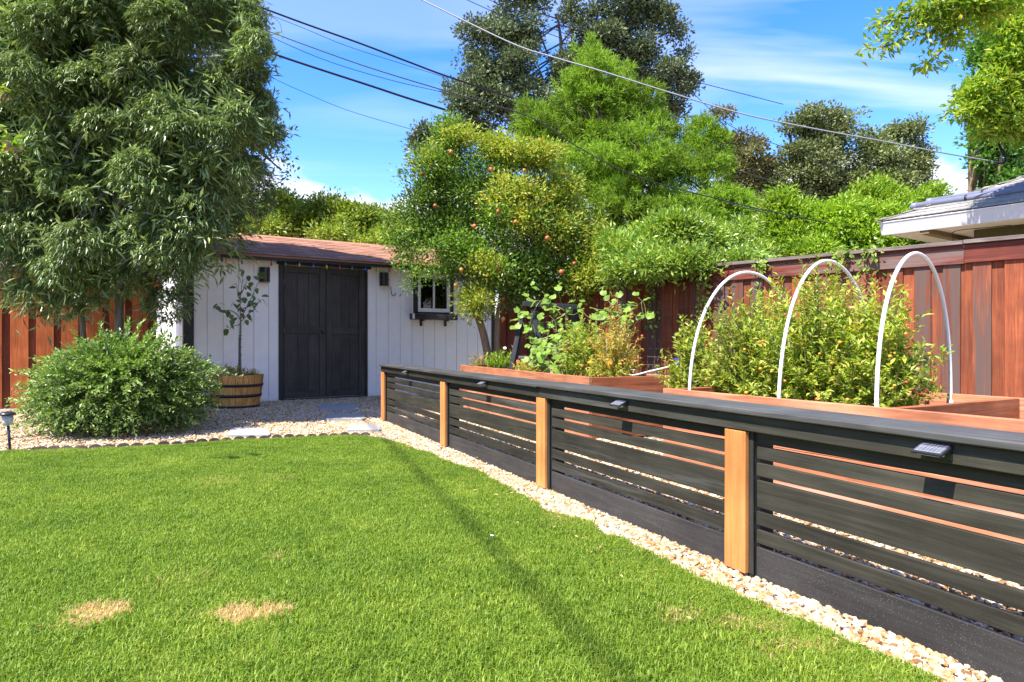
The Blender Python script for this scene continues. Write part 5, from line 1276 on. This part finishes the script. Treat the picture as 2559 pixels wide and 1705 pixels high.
# ---- hedge behind the shed (two bushes)
for i, (bl, lab) in enumerate((([dblob(540, 530, 14, 60, 50), dblob(600, 520, 14, 55, 45), dblob(650, 500, 14, 50, 45), dblob(690, 520, 14, 50, 40), dblob(560, 500, 14.3, 45, 25), dblob(640, 470, 14, 25, 18), dblob(610, 560, 13.6, 110, 30)], 'sunlit yellow green shrub behind the shed roof beside the weeping tree'),
                               ([dblob(750, 520, 14, 60, 50), dblob(810, 520, 14, 55, 40), dblob(860, 525, 14, 60, 40), dblob(905, 530, 14, 55, 40), dblob(960, 530, 14, 50, 40), dblob(1020, 545, 14, 60, 40), dblob(770, 485, 14, 30, 24), dblob(840, 495, 14, 30, 16), dblob(820, 560, 13.6, 110, 25), dblob(740, 470, 14, 18, 14)], 'sunlit yellow green shrub behind the shed roof beside the pomegranate'))):
    b0 = dat(620 + 200 * i, 560, 14.2)
    tree('tall_shrub', lab, 'shrub', Vector((b0.x, 14.3, 0)), [Vector((b0.x, 14.3, 1.5)), Vector((b0.x + 0.1, 14.2, 2.8))], 0.09, bl, 'hedge', 'bark_red', 50 + i, 1900, 16, 0.12, 0.085, 0.5, 0.55, 0.1, group='shrubs behind the shed')

# ---- tall grey oak
OY = 26
oakb = [dblob(1190, 20, OY, 60, 60), dblob(1150, 80, OY, 75, 50), dblob(1215, 110, OY, 65, 60), dblob(1100, 150, OY, 55, 45), dblob(1170, 190, OY, 90, 60), dblob(1080, 215, OY, 50, 40), dblob(1120, 270, OY, 80, 50), dblob(1060, 290, OY, 45, 35), dblob(980, 305, OY, 32, 22), dblob(965, 330, OY, 22, 18),
        dblob(1240, 260, OY, 70, 70), dblob(1430, 20, OY, 80, 50), dblob(1350, 60, OY, 55, 55), dblob(1460, 90, OY, 75, 60), dblob(1520, 60, OY, 50, 40), dblob(1555, 70, OY, 25, 30), dblob(1400, 120, OY, 70, 55), dblob(1500, 160, OY, 70, 55), dblob(1560, 185, OY, 35, 25), dblob(1540, 235, OY, 55, 35), dblob(1300, 180, OY, 60, 60),
        dblob(1440, -60, OY, 90, 50), dblob(1200, -50, OY, 60, 40), dblob(1310, 20, OY, 18, 40), dblob(1570, 130, OY, 16, 18), dblob(1590, 200, OY, 14, 20), dblob(1020, 310, OY, 40, 25), dblob(1545, 260, OY, 36, 25), dblob(1330, 260, OY, 90, 80)]
tree('oak_tree', 'tallest grey green oak standing behind the pomegranate and the bright conifer', 'tree', dat(1300, 784 + 50, OY), [dat(1290, 500, OY), dat(1285, 300, OY), dat(1290, 120, OY), dat(1280, 30, OY)], 0.15, oakb, 'oakleaf', 'bark_oak', 61, 5600, 16, 0.17, 0.135, 0.55, 0.45, 0.15)
# ---- bright feathery conifer
def conifer(name, label, blobs, Y, base_x, top, seed, n, mat='conifer'):
    r = np.random.default_rng(seed); t = thing(name, label, 'tree')
    P, d, _ = blob_points(r, blobs, n, 0.5, 0.45); per = 15; m = n * per
    C = np.repeat(P, per, 0); dd = np.repeat(d, per, 0)
    ax = np.repeat(unit(d * 0.9 + np.array([0, 0, 0.35]) + r.normal(size=(n, 3)) * 0.3), per, 0)
    s = r.uniform(0, 1, (m, 1)); rnd = unit(r.normal(size=(m, 3)))
    Pn = C + ax * s * 0.22
    D = unit(ax * 0.75 + rnd * 0.75)
    V, T = leaf2(Pn, D, rnd[:, [1, 2, 0]] + np.array([0, 0, 0.5]), r.uniform(0.10, 0.18, m), r.uniform(0.016, 0.026, m))
    tri_mesh('crown', V, T, M[mat], t)
    b = dat(base_x, 784, Y); b.z = 0
    limbs(seed, b, [Vector((b.x, b.y, top * 0.5)), Vector((b.x, b.y, top * 0.92))], 0.16, blobs[::9], wob=0.03).build('trunk', M['bark_red'], t, True)
CYY = 14.5
cb = [dblob(1355, 150, CYY, 34, 45), dblob(1385, 190, CYY, 60, 45), dblob(1330, 240, CYY, 50, 45), dblob(1420, 250, CYY, 75, 55), dblob(1480, 250, CYY, 50, 50), dblob(1350, 310, CYY, 80, 50), dblob(1250, 300, CYY, 45, 45), dblob(1225, 270, CYY, 32, 40), dblob(1450, 330, CYY - .6, 85, 55), dblob(1540, 330, CYY, 50, 60), dblob(1290, 370, CYY - .4, 70, 50),
      dblob(1390, 400, CYY - .8, 80, 55), dblob(1500, 410, CYY - .8, 80, 60), dblob(1590, 420, CYY, 60, 60), dblob(1440, 480, CYY - 1, 80, 50), dblob(1560, 500, CYY - 1, 80, 55), dblob(1650, 470, CYY - .3, 60, 50), dblob(1700, 510, CYY - .3, 55, 50), dblob(1360, 470, CYY - .6, 60, 60), dblob(1600, 560, CYY - .6, 80, 45), dblob(1690, 570, CYY - .4, 60, 40),
      dblob(1220, 330, CYY, 30, 30), dblob(1400, 300, CYY + 1, 160, 130, 60), dblob(1500, 470, CYY + .9, 200, 110, 60), dblob(1450, 560, CYY - .2, 100, 50)]
conifer('conifer_tree', 'bright green feathery conifer rising in the middle behind the red fence', boughs(np.random.default_rng(70), cb, 9, 0.36), CYY, 1420, 6.4, 71, 7000)
conifer('conifer_tree', 'small slender bright green conifer at the right shoulder of the big one', [dblob(1610, 320, 17, 28, 35), dblob(1640, 340, 17, 30, 30), dblob(1600, 370, 17, 40, 45), dblob(1640, 390, 17, 35, 40), dblob(1620, 300, 17, 18, 22)], 17, 1620, 5.2, 72, 700)
# ---- right-hand background trees
RY = 32
def far_oak(label, blobs, mat, seed, n, px, L=0.2):
    b = dat(px, 784, RY); b.z = 0
    tree('oak_tree', label, 'tree', b, [dat(px, 560, RY), dat(px + 4, 440, RY), dat(px, 360, RY)], 0.35, blobs, mat, 'bark_oak', seed, int(n * 1.7), 15, 0.20, L * 0.8, 0.55, 0.4, 0.15, group='far oaks on the right')
far_oak('dark oak with two raised tufts, middle of the far trees at right', [dblob(1845, 290, RY, 45, 32), dblob(1890, 270, RY, 40, 26), dblob(1930, 285, RY, 42, 30), dblob(1870, 330, RY, 55, 40), dblob(1930, 340, RY, 45, 45), dblob(1820, 380, RY, 60, 40), dblob(1890, 400, RY, 75, 55), dblob(1800, 430, RY, 60, 45), dblob(1860, 470, RY, 90, 40), dblob(1940, 440, RY, 50, 60), dblob(1810, 295, RY, 18, 16)], 'oakleaf2', 81, 1150, 1880)
far_oak('round dark oak nearest the house roof among the far trees', [dblob(2030, 320, RY, 45, 32), dblob(2085, 310, RY, 42, 28), dblob(2110, 340, RY, 30, 40), dblob(2020, 370, RY, 50, 45), dblob(2080, 380, RY, 55, 50), dblob(2000, 420, RY, 50, 50), dblob(2060, 440, RY, 70, 50), dblob(2120, 450, RY, 30, 26), dblob(2110, 400, RY, 25, 25), dblob(2010, 490, RY, 80, 40)], 'oakleaf2', 82, 950, 2050)
far_oak('pale olive brown tree beside the conifer among the far trees', [dblob(1700, 330, RY, 36, 26), dblob(1720, 370, RY, 48, 40), dblob(1690, 400, RY, 40, 40), dblob(1750, 400, RY, 40, 36), dblob(1740, 450, RY, 70, 50), dblob(1660, 270, RY, 26, 12)], 'olivetree', 83, 520, 1720)
for i, (bl, px, yy, lab) in enumerate((([dblob(1790, 500, 13, 40, 42), dblob(1830, 530, 13, 50, 50), dblob(1780, 560, 13, 50, 50), dblob(1850, 590, 13, 80, 45), dblob(1770, 600, 13, 60, 30), dblob(1800, 470, 13, 22, 22)], 1810, 13, 'lime green shrub beside the conifer over the red fence'),
        ([dblob(1900, 530, 12.5, 60, 50), dblob(1960, 500, 12.5, 60, 50), dblob(1940, 570, 12.5, 80, 45), dblob(2010, 540, 12.5, 70, 50), dblob(1960, 610, 12.5, 90, 30), dblob(1870, 580, 12.3, 50, 40)], 1950, 12.5, 'lime green shrub in the middle of the row over the red fence'),
        ([dblob(2040, 480, 14.5, 65, 45), dblob(2100, 490, 14.5, 55, 36), dblob(2060, 530, 14.5, 80, 45), dblob(2090, 560, 14.5, 60, 40), dblob(2000, 460, 14.5, 45, 40), dblob(1990, 520, 14.5, 50, 50), dblob(2140, 450, 14.5, 20, 20)], 2070, 14.5, 'yellow green shrub touching the eave of the neighbouring house'))):
    b = dat(px, 600, yy); b.z = 0
    tree('tall_shrub', lab, 'shrub', b, [b + Vector((0, 0, 1.2)), b + Vector((0.05, 0, 2.4))], 0.08, bl, 'lime', 'bark_red', 90 + i, 1900, 16, 0.12, 0.095, 0.42, 0.5, 0.1, group='lime shrubs beyond the red fence')
# ---- citrus shrub leaning over the red fence
def citrus():
    Y = 8.6
    bl = [dblob(1450, 600, Y, 45, 45), dblob(1520, 580, Y, 55, 45), dblob(1590, 560, Y, 55, 45), dblob(1650, 580, Y, 50, 40), dblob(1560, 530, Y, 45, 25), dblob(1500, 540, Y + .3, 50, 30), dblob(1690, 560, Y + .2, 40, 40), dblob(1430, 630, Y - .3, 36, 16), dblob(1500, 615, Y - .5, 60, 18), dblob(1600, 605, Y - .6, 50, 16), dblob(1690, 600, Y - .4, 36, 16), dblob(1740, 590, Y - .3, 20, 14), dblob(1420, 570, Y + .2, 30, 30)]
    b = dat(1560, 784, 8.9); b.z = 0
    tree('citrus_shrub', 'leafy light green citrus shrub spilling over the red fence top', 'shrub', Vector((2.1, 9.4, 0)), [Vector((2.1, 9.4, 1.0)), Vector((2.1, 9.2, 2.0))], 0.05, bl, 'citrus', 'bark_red', 101, 1500, 20, 0.10, 0.075, 0.36, 0.5, 0.1)
citrus()
# vines hanging over the fence
def vine(pts, lab, n, seed, spread=0.05, z_drop=0.0):
    r = np.random.default_rng(seed); t = thing('hanging_vine', lab, 'vine', (0, 0, 0), 0, 'vines on the red fence')
    P = bez([Vector(p) for p in pts], 8); MB().tube(P, 0.005, 5).build('stem', M['bark_red'], t)
    A = np.array([p[:] for p in P]); i = r.integers(0, len(A), n)
    Q = A[i] + r.normal(size=(n, 3)) * spread
    V, T = leaf2(Q, r.normal(size=(n, 3)) + np.array([0, 0, -0.5]), r.normal(size=(n, 3)) * 0.6 + np.array([-0.6, -0.6, 0.5]), r.uniform(0.04, 0.075, n), r.uniform(0.025, 0.04, n))
    tri_mesh('leaves', V, T, M['citrus'], t)
def tfx(sx):                          # fence x for a photograph column
    p = (sx - CX) / F; return (p * TF_O.y - TF_O.x) / (TF_X.x - p * TF_X.y)
vine([tf_pt(tfx(1905), -0.03, 1.82), tf_pt(tfx(1905), -0.10, 1.76), tf_pt(tfx(1925), -0.1, 1.70)], 'short vine tip over the fence cap behind the farthest hoop', 90, 111)
vine([tf_pt(tfx(2130), -0.02, 1.82), tf_pt(tfx(2112), -0.1, 1.76), tf_pt(tfx(2100), -0.1, 1.70)], 'vine tip over the fence cap behind the middle hoop', 80, 112)
vine([tf_pt(tfx(2190), -0.02, 1.82), tf_pt(tfx(2180), -0.1, 1.74), tf_pt(tfx(2168), -0.1, 1.62)], 'vine tip over the fence cap between middle and nearest hoops', 70, 113)
vine([tf_pt(tfx(1640), -0.06, 1.75), tf_pt(tfx(1636), -0.08, 1.5), tf_pt(tfx(1634), -0.09, 1.25), tf_pt(tfx(1640), -0.09, 1.05)], 'long thin vine hanging down the wire trellis', 120, 114, 0.04)
vine([tf_pt(tfx(1768), -0.06, 1.75), tf_pt(tfx(1765), -0.08, 1.5), tf_pt(tfx(1760), -0.09, 1.2)], 'long thin vine hanging beside the farthest hoop', 110, 115, 0.04)
# wire trellis
def wire_trellis():
    x0, x1 = tfx(1610), tfx(1765)
    t = thing('wire_trellis', 'rusty square wire trellis standing against the red fence', 'trellis', TF_O, TF_RZ)
    n = 8
    for k in range(n + 1):
        x = x0 + (x1 - x0) * k / n; MB().tube([(x, -0.09, 0.35), (x, -0.085, 1.62)], 0.004, 5).build('wire', M['wire'], t)
    for k in range(13):
        z = 0.40 + k * 0.10; MB().tube([(x0, -0.095, z), (x1, -0.095, z + 0.005)], 0.004, 5).build('wire', M['wire'], t)
wire_trellis()
# ---- near right tree with hanging branches
def right_tree():
    Y = 9.0
    t = thing('ash_tree', 'yellow green tree with hanging compound leaves at the upper right', 'tree')
    bl = [dblob(2310, 60, Y, 40, 60), dblob(2340, 150, Y, 50, 60), dblob(2280, 210, Y, 45, 40), dblob(2250, 240, Y, 36, 30), dblob(2300, 270, Y, 60, 36), dblob(2340, 230, Y, 40, 60), dblob(2230, 255, Y, 30, 14), dblob(2195, 260, Y, 22, 10), dblob(2255, 300, Y, 18, 24), dblob(2320, 120, Y, 40, 40), dblob(2245, 205, Y, 22, 16),
          dblob(2180, 10, Y - 1, 60, 24), dblob(2120, 30, Y - 1, 36, 16), dblob(2230, 20, Y - 1, 60, 26), dblob(2300, 10, Y - 1, 60, 24), dblob(2150, 60, Y - 1, 30, 16), dblob(2095, 80, Y - 1, 30, 12), dblob(2040, 100, Y - 1, 24, 10), dblob(2000, 110, Y - 1, 14, 8), dblob(2180, 80, Y - 1, 20, 24), dblob(2170, 110, Y - 1, 12, 18), dblob(2140, 142, Y - 1, 20, 8),
          dblob(2030, 48, Y - 1, 9, 9), dblob(2060, 40, Y - 1, 16, 8), dblob(2380, 100, Y, 60, 120), dblob(2380, 300, Y, 50, 60)]
    V, T = crown_clumps(121, bl, 850, 16, 0.08, 0.10, 0.34, 0.35, 0.55); tri_mesh('crown', V, T, M['ashleaf'], t)
    m = limbs(122, Vector((7.6, 9.2, 0)), [Vector((7.5, 9.2, 2.5)), Vector((7.3, 9.0, 4.6)), Vector((7.2, 9.0, 6.2))], 0.16)
    for pts in ([(2420, -10), (2300, 5), (2210, 20), (2180, 60), (2100, 85), (2010, 112), (1985, 100)], [(2210, 20), (2190, 70), (2170, 110), (2140, 145)], [(2300, 0), (2160, 30), (2060, 45), (2025, 50)], [(2420, 180), (2330, 220), (2260, 250), (2190, 262)]):
        p = bez([dat(x, y, Y - (1 if y < 170 else 0)) for x, y in pts], 5); m.tube(p, [0.022 * (1 - 0.85 * i / (len(p) - 1)) + 0.002 for i in range(len(p))], 6)
    m.build('trunk', M['bark_red'], t, True)
    tree('climbing_tree', 'darker ivy green tree behind the yellow green one at right edge', 'tree', Vector((8.6, 12.2, 0)), [Vector((8.3, 12.2, 2.5)), Vector((8.2, 12.2, 5.6))], 0.12,
         [dblob(2270, 80, 12, 30, 50), dblob(2300, 160, 12, 50, 70), dblob(2260, 130, 12, 26, 40), dblob(2290, 330, 12, 36, 36), dblob(2250, 330, 12, 22, 12), dblob(2330, 380, 12, 40, 50), dblob(2300, 420, 12, 30, 30), dblob(2340, 270, 12, 60, 90), dblob(2350, 60, 12, 60, 80), dblob(2255, 210, 12, 30, 26), dblob(2268, 380, 12, 22, 40), dblob(2262, 300, 12, 24, 34), dblob(2290, 440, 12, 34, 26)],
         'ivy', 'bark_tan', 123, 1200, 16, 0.11, 0.08, 0.6, 0.45, 0.1)
right_tree()

# ---- vegetable beds
def fruit_mesh(mat): return MB().lathe([(0.001, -0.92), (0.5, -0.82), (0.9, -0.35), (1.0, 0.1), (0.8, 0.62), (0.35, 0.85), (0.001, 0.78)], n=10).mesh('tomato', M[mat], True)
TM = [fruit_mesh('tomato'), fruit_mesh('tomato_o')]
def tomato(label, c, rx, ry, h, seed, n, fruits, leafm='tomleaf', L=0.047, z0=0.40, lean=(0, 0)):
    r = np.random.default_rng(seed); t = thing('tomato_plant', label, 'tomato plant', (0, 0, 0), 0, 'tomato plants')
    c = Vector((c.x, c.y, z0))
    def tip(r, i):
        d = Vector(unit(r.normal(size=3))[:]); d.z = abs(d.z)
        f = r.uniform(0.45, 1.0) if i % 7 else r.uniform(1.0, 1.2)
        e = c + Vector((d.x * rx * f + lean[0] * d.z, d.y * ry * f + lean[1] * d.z, 0.05 + d.z ** 0.8 * h * f))
        s = c + Vector((d.x * rx * f * 0.4, d.y * ry * f * 0.4, d.z * h * f * 0.45))
        return s, e, d
    sprig_plant(r, c, n, 1, L, 0.42, tip, 15, 0.0035, leafm, 'stem', t, bend=0.15, up=-0.1)
    for i in range(fruits):
        a = r.uniform(0, 6.28)
        p = c + Vector((math.cos(a) * rx * 0.9, -abs(math.sin(a)) * ry * 1.0, r.uniform(0.08, 0.75) * h))
        o = link('tomato', TM[int(r.uniform() < 0.45)], t, p); s = r.uniform(0.008, 0.0135); o.scale = (s, s, s)
    m = MB()
    for k in range(3): m.tube([c + Vector((rx * 0.3 * (k - 1), 0, -0.1)), c + Vector((rx * 0.35 * (k - 1), 0, h * 0.7))], 0.007, 5)
    m.build('stalk', M['drystem'], t)
    return t
tomato('bushy yellow green tomato plant inside the farthest hoop', b1(0.25, 0.62), 0.40, 0.42, 0.78, 131, 600, 8)
tomato('tall tomato plant with orange fruit between the farthest and middle hoops', b1(0.72, 0.62), 0.42, 0.42, 0.90, 132, 700, 14)
tomato('tomato plant with red fruit inside the middle hoop', b1(1.10, 0.66), 0.32, 0.34, 0.78, 133, 480, 12)
tomato('yellowing tomato plant between the two raised beds', Vector((1.52, 5.75, 0)), 0.26, 0.26, 0.78, 134, 260, 2, 'tomleaf', 0.055, 0.25)
# thin sprawling stems reaching past the nearest hoop
def sprawl():
    t = thing('tomato_plant', 'thin tomato stems sprawling out past the nearest hoop', 'tomato plant', (0, 0, 0), 0, 'tomato plants')
    r = np.random.default_rng(7); m = MB(); Ps, Ds, Ls = [], [], []
    o = b1(1.42, 0.72)
    for pts in ([(2040, 900), (2060, 880), (2110, 850), (2155, 800)], [(2040, 900), (2080, 865), (2105, 810), (2110, 795)], [(2050, 890), (2120, 860), (2165, 830), (2170, 800)], [(2040, 900), (2090, 880), (2130, 885), (2165, 905)], [(2030, 910), (2050, 860), (2062, 815)], [(2035, 905), (2075, 870), (2090, 845)], [(2030, 915), (2060, 905), (2085, 890)], [(2020, 915), (2040, 880), (2048, 850)]):
        P = bez([dat(x, y, 4.0 + r.uniform(-0.12, 0.12)) for x, y in pts], 7); m.tube(P, [0.004 - 0.0025 * i / (len(P) - 1) for i in range(len(P))], 5)
        for p in P[4:]:
            for _ in range(4):
                Ps.append((p + Vector(r.normal(size=3) * 0.014))[:]); Ds.append(r.normal(size=3) + np.array([0, 0, 0.2])); Ls.append(r.uniform(0.022, 0.045))
    Ls = np.array(Ls); V, T = leaf2(np.array(Ps), np.array(Ds), r.normal(size=(len(Ps), 3)) + np.array([0, 0, 1]), Ls, Ls * 0.4)
    tri_mesh('leaves', V, T, M['lime'], t); m.build('stems', M['stem'], t)
    for x, y in ((2105, 888), (2100, 900), (2060, 858)):
        q = link('tomato', TM[1], t, dat(x, y, 3.98)); q.scale = (0.012,) * 3
sprawl()
# black trellis frame
def a_frame():
    t = thing('wooden_trellis', 'weathered black wooden frame trellis in the far bed', 'trellis')
    Y = 8.2
    def q(x, y, dy=0): return at(1250 + x / 5.231, 720 + y / 5.231, Y + dy)
    def beam(name, a, b, w, th, z=None):
        d = (b - a); L_ = d.length; o = MB().box(-w / 2, w / 2, -th / 2, th / 2, 0, L_, bev=0.004).build(name, M['blackwood'], t, loc=a)
        o.rotation_euler = d.to_track_quat('Z', 'Y').to_euler()
    beam('leg', q(135, 1130, -.15), q(300, 300, 0), 0.075, 0.04); beam('leg', q(530, 1130, -.25), q(440, 200, 0), 0.09, 0.045)
    beam('leg', q(940, 1110, .15), q(960, 260, .1), 0.10, 0.045); beam('leg', q(1280, 1120, .25), q(1010, 250, .1), 0.075, 0.04)
    beam('ridge_beam', q(300, 205, -.03), q(1010, 255, .08), 0.13, 0.06)
    beam('crossbar', q(190, 905, -.05), q(520, 915, -.15), 0.09, 0.035); beam('crossbar', q(600, 760, .1), q(1200, 780, .2), 0.08, 0.03); beam('crossbar', q(900, 960, .15), q(1290, 965, .25), 0.08, 0.03)
    beam('crossbar', q(470, 500, 0), q(1050, 480, .1), 0.07, 0.03)
a_frame()
# squash vine with broad leaves
def squash_leaf(seed):
    r = random.Random(seed); m = MB(); n = 15; ring = [(0, 0, 0)]
    for k in range(n):
        a = -2.75 + 5.5 * k / (n - 1); rr = 0.5 * (1 + 0.06 * math.cos(5 * a)) * (1 + 0.14 * math.cos(a))
        ring.append((0.12 + rr * math.cos(a), rr * math.sin(a) * 0.95, 0.14 * rr * math.sin(3 * a + seed) - 0.22 * rr * rr + 0.03 * r.uniform(-1, 1)))
    m.add(ring, [(0, k, k + 1) for k in range(1, n)]); return m.mesh('leaf', M['squash'], True)
SQ = [squash_leaf(k) for k in range(3)]
def squash(label, centers, seed, n, smin=0.055, smax=0.115):
    r = random.Random(seed); t = thing('squash_vine', label, 'squash plant', (0, 0, 0), 0, 'squash plants on the far bed')
    m = MB(); pts = [dat(*c) for c in centers]
    m.tube(bez(pts, 6), 0.006, 6)
    for k in range(n):
        c = r.choice(pts); p = c + Vector((r.gauss(0, 0.12), r.gauss(0, 0.10), r.gauss(0, 0.10)))
        o = link('leaf', SQ[k % 3], t, p, (r.uniform(-0.9, 0.3) , r.uniform(-0.8, 0.8), r.uniform(-3.1, 3.1))); s = r.uniform(smin, smax); o.scale = (s, s, s)
        # tilt towards the light
        nrm = Vector((r.uniform(-0.8, 0.5), r.uniform(-1.1, -0.1), r.uniform(0.4, 1.0))).normalized(); o.rotation_euler = (nrm.to_track_quat('Z', 'Y') @ Matrix.Rotation(r.uniform(0, 6.28), 3, 'Z').to_quaternion()).to_euler()
        if k % 2: m.tube(bez([c, (c + p) / 2 + Vector((0, 0, -0.04)), p], 3), 0.003, 4)
    for k in range(4):
        c = r.choice(pts); a = [c + Vector((0.05 * math.sin(j * 1.1) + 0.02 * j, -0.05, 0.10 * math.cos(j * 1.3))) for j in range(5)]; m.tube(bez(a, 5), 0.003, 4)
    m.build('stems', M['stem'], t, True)
squash('squash vine with broad leaves climbing the black trellis', [(1215, 760, 8.1), (1225, 720, 8.1), (1245, 690, 8.15), (1270, 700, 8.1), (1300, 720, 8.1), (1262, 745, 8.0), (1290, 770, 8.0), (1250, 785, 7.9), (1275, 810, 7.8), (1290, 840, 7.7), (1250, 835, 7.8), (1265, 840, 7.4), (1285, 850, 7.3), (1240, 800, 7.6), (1310, 800, 7.5), (1320, 760, 7.6), (1225, 785, 7.8)], 141, 165)
squash('squash clump with large pale leaves above the yellow flowers', [(1440, 702, 7.6), (1410, 700, 7.6), (1465, 705, 7.6), (1400, 730, 7.6), (1370, 735, 7.6), (1450, 740, 7.55)], 142, 34, 0.075, 0.125)
tomato('yellow green tomato plant with orange fruit right of the black trellis', b2(2.6, 0.45), 0.27, 0.30, 0.62, 135, 190, 9, 'tomleaf', 0.05, 0.47)
tomato('drying tomato plant with golden stems at the near end of the far bed', b2(3.1, 0.55), 0.28, 0.30, 0.66, 136, 230, 12, 'dryleaf', 0.045, 0.47)
small_plant('marigold_plant', 'low marigold with orange flowers in front of the red fence', 'plant', b2(3.15, 0.45), 40, 0.30, 0.24, 0.035, 0.4, 'tomleaf', 151, ('marigold',) * 8, 'flowering plants in the far bed', 0.035)
small_plant('marigold_plant', 'marigold with orange and coral flowers beneath the tomato in the far bed', 'plant', b2(1.75, 0.25), 50, 0.26, 0.26, 0.035, 0.4, 'dryleaf', 152, ('marigold', 'redpetal') * 4, 'flowering plants in the far bed', 0.03)
small_plant('flowering_plant', 'yellow and coral flowering plant at the far bed corner by the shed', 'plant', b2(0.28, 0.25), 60, 0.30, 0.22, 0.035, 0.4, 'dryleaf', 153, ('marigold', 'redpetal', 'whitepetal') * 3, 'flowering plants in the far bed', 0.03)
small_plant('flowering_plant', 'bright green leafy plant beside the pomegranate trunks', 'plant', b2(0.55, 0.38), 70, 0.36, 0.22, 0.045, 0.4, 'lime', 154, ('whitepetal',) * 2, 'flowering plants in the far bed', 0.03)
small_plant('flowering_plant', 'small green plant behind the crossbar of the black trellis', 'plant', b2(1.2, 0.5), 44, 0.24, 0.26, 0.045, 0.4, 'tomleaf', 155, ('whitepetal', 'redpetal'), 'flowering plants in the far bed', 0.03)
# irrigation pipe
ip = thing('irrigation_pipe', 'white irrigation pipe with a blue valve between the raised beds', 'pipe')
MB().tube(bez([at(1545, 926, 6.75), at(1578, 938, 6.6), at(1625, 928, 6.55), at(1672, 917, 6.55), at(1692, 914, 6.55)], 6), 0.009, 10).build('pipe', M['pvcdull'], ip, True)
MB().tube([at(1693, 914, 6.55), at(1693, 960, 6.5), at(1693, 1090, 6.5)], 0.011, 8).build('riser', M['pvc'], ip, True)
MB().lathe([(0.012, -0.02), (0.03, -0.015), (0.03, 0.015), (0.012, 0.02)], c=at(1697, 908, 6.5), n=12).build('valve', M['bluevalve'], ip, True)
MB().box(-0.05, 0.05, -0.01, 0.01, 0.0, 0.014, bev=0.003).build('valve_handle', M['bluevalve'], ip, loc=at(1697, 900, 6.5))
MB().tube(bez([at(1546, 928, 6.7), at(1560, 924, 6.7), at(1590, 925, 6.65)], 4), 0.004, 5).build('hose', M['pvc'], ip, True)
# white fallen flower on the lawn

# ---- small extras
def edge_branch():
    r = np.random.default_rng(61); Y = 4.2
    t = thing('leafy_branch', 'branch tip with yellow green and dry brown leaves at the left edge', 'branch')
    m = MB(); Ps, Ds = [], []; dP = []
    for pts in ([(-60, 150), (-20, 190), (10, 205)], [(-60, 250), (-10, 285), (30, 318)], [(-50, 320), (0, 340), (30, 335)]):
        P = bez([dat(x, y, Y) for x, y in pts], 6); m.tube(P, 0.004, 5)
        for p in P[4:]:
            for _ in range(2): Ps.append(p[:])
        for _ in range(7): dP.append((P[-1] + Vector((r.normal() * 0.02, r.normal() * 0.02, -0.03)))[:])
    n = len(Ps); L_ = r.uniform(0.05, 0.085, n)
    V, T = leaf2(np.array(Ps), r.normal(size=(n, 3)) * np.array([1, .6, .6]) + np.array([0.4, 0, -0.3]), r.normal(size=(n, 3)) + np.array([0, 0, 1.0]), L_, L_ * 0.42); tri_mesh('leaves', V, T, M['ashleaf'], t)
    n = len(dP); L_ = r.uniform(0.04, 0.07, n)
    V, T = leaf2(np.array(dP), r.normal(size=(n, 3)) + np.array([0, 0, -0.9]), r.normal(size=(n, 3)) + np.array([0, -1, 0]), L_, L_ * 0.3); tri_mesh('dry_leaves', V, T, leafmat('dry_brown_leaf', [(0, (0.25, 0.16, 0.10)), (1, (0.42, 0.30, 0.20))], 0.25), t, label='dry brown leaves')
    m.build('twig', M['bark_red'], t)
edge_branch()
def litter():
    r = np.random.default_rng(62); n = 420
    t2 = r.uniform(-0.2, 7.0, n); v2 = r.normal(-0.24, 0.12, n)
    Q = np.array([LF_O.x, LF_O.y])[None] + t2[:, None] * np.array([LF_X.x, LF_X.y])[None] + v2[:, None] * np.array([LF_Y.x, LF_Y.y])[None]
    P = np.concatenate([Q, r.uniform(0.018, 0.03, (n, 1))], 1)
    D = r.normal(size=(n, 3)) * np.array([1, 1, 0.2]); L_ = r.uniform(0.012, 0.034, n)
    V, T = leaf2(P, D, r.normal(size=(n, 3)) * 0.3 + np.array([0, 0, 1.0]), L_, L_ * 0.36)
    o = tri_mesh('leaf_litter', V, T, leafmat('litter_leaf', [(0, (0.20, 0.12, 0.05)), (0.6, (0.38, 0.26, 0.11)), (1, (0.50, 0.42, 0.14))], 0.1)); o['kind'] = 'stuff'; o['label'] = 'dry leaf litter along the gravel strip'
litter()
pp = dg(1131, 1231, 0.03)
tag(MB().add([(-0.010, -0.004, 0.003), (0.0, -0.008, 0.0), (0.011, -0.002, 0.003), (0.008, 0.007, 0.0), (-0.005, 0.007, 0.004)], [(0, 1, 2, 3, 4)]).build('fallen_petal', M['whitepetal'], loc=pp), 'single white petal lying on the lawn below the golden posts', 'petal')
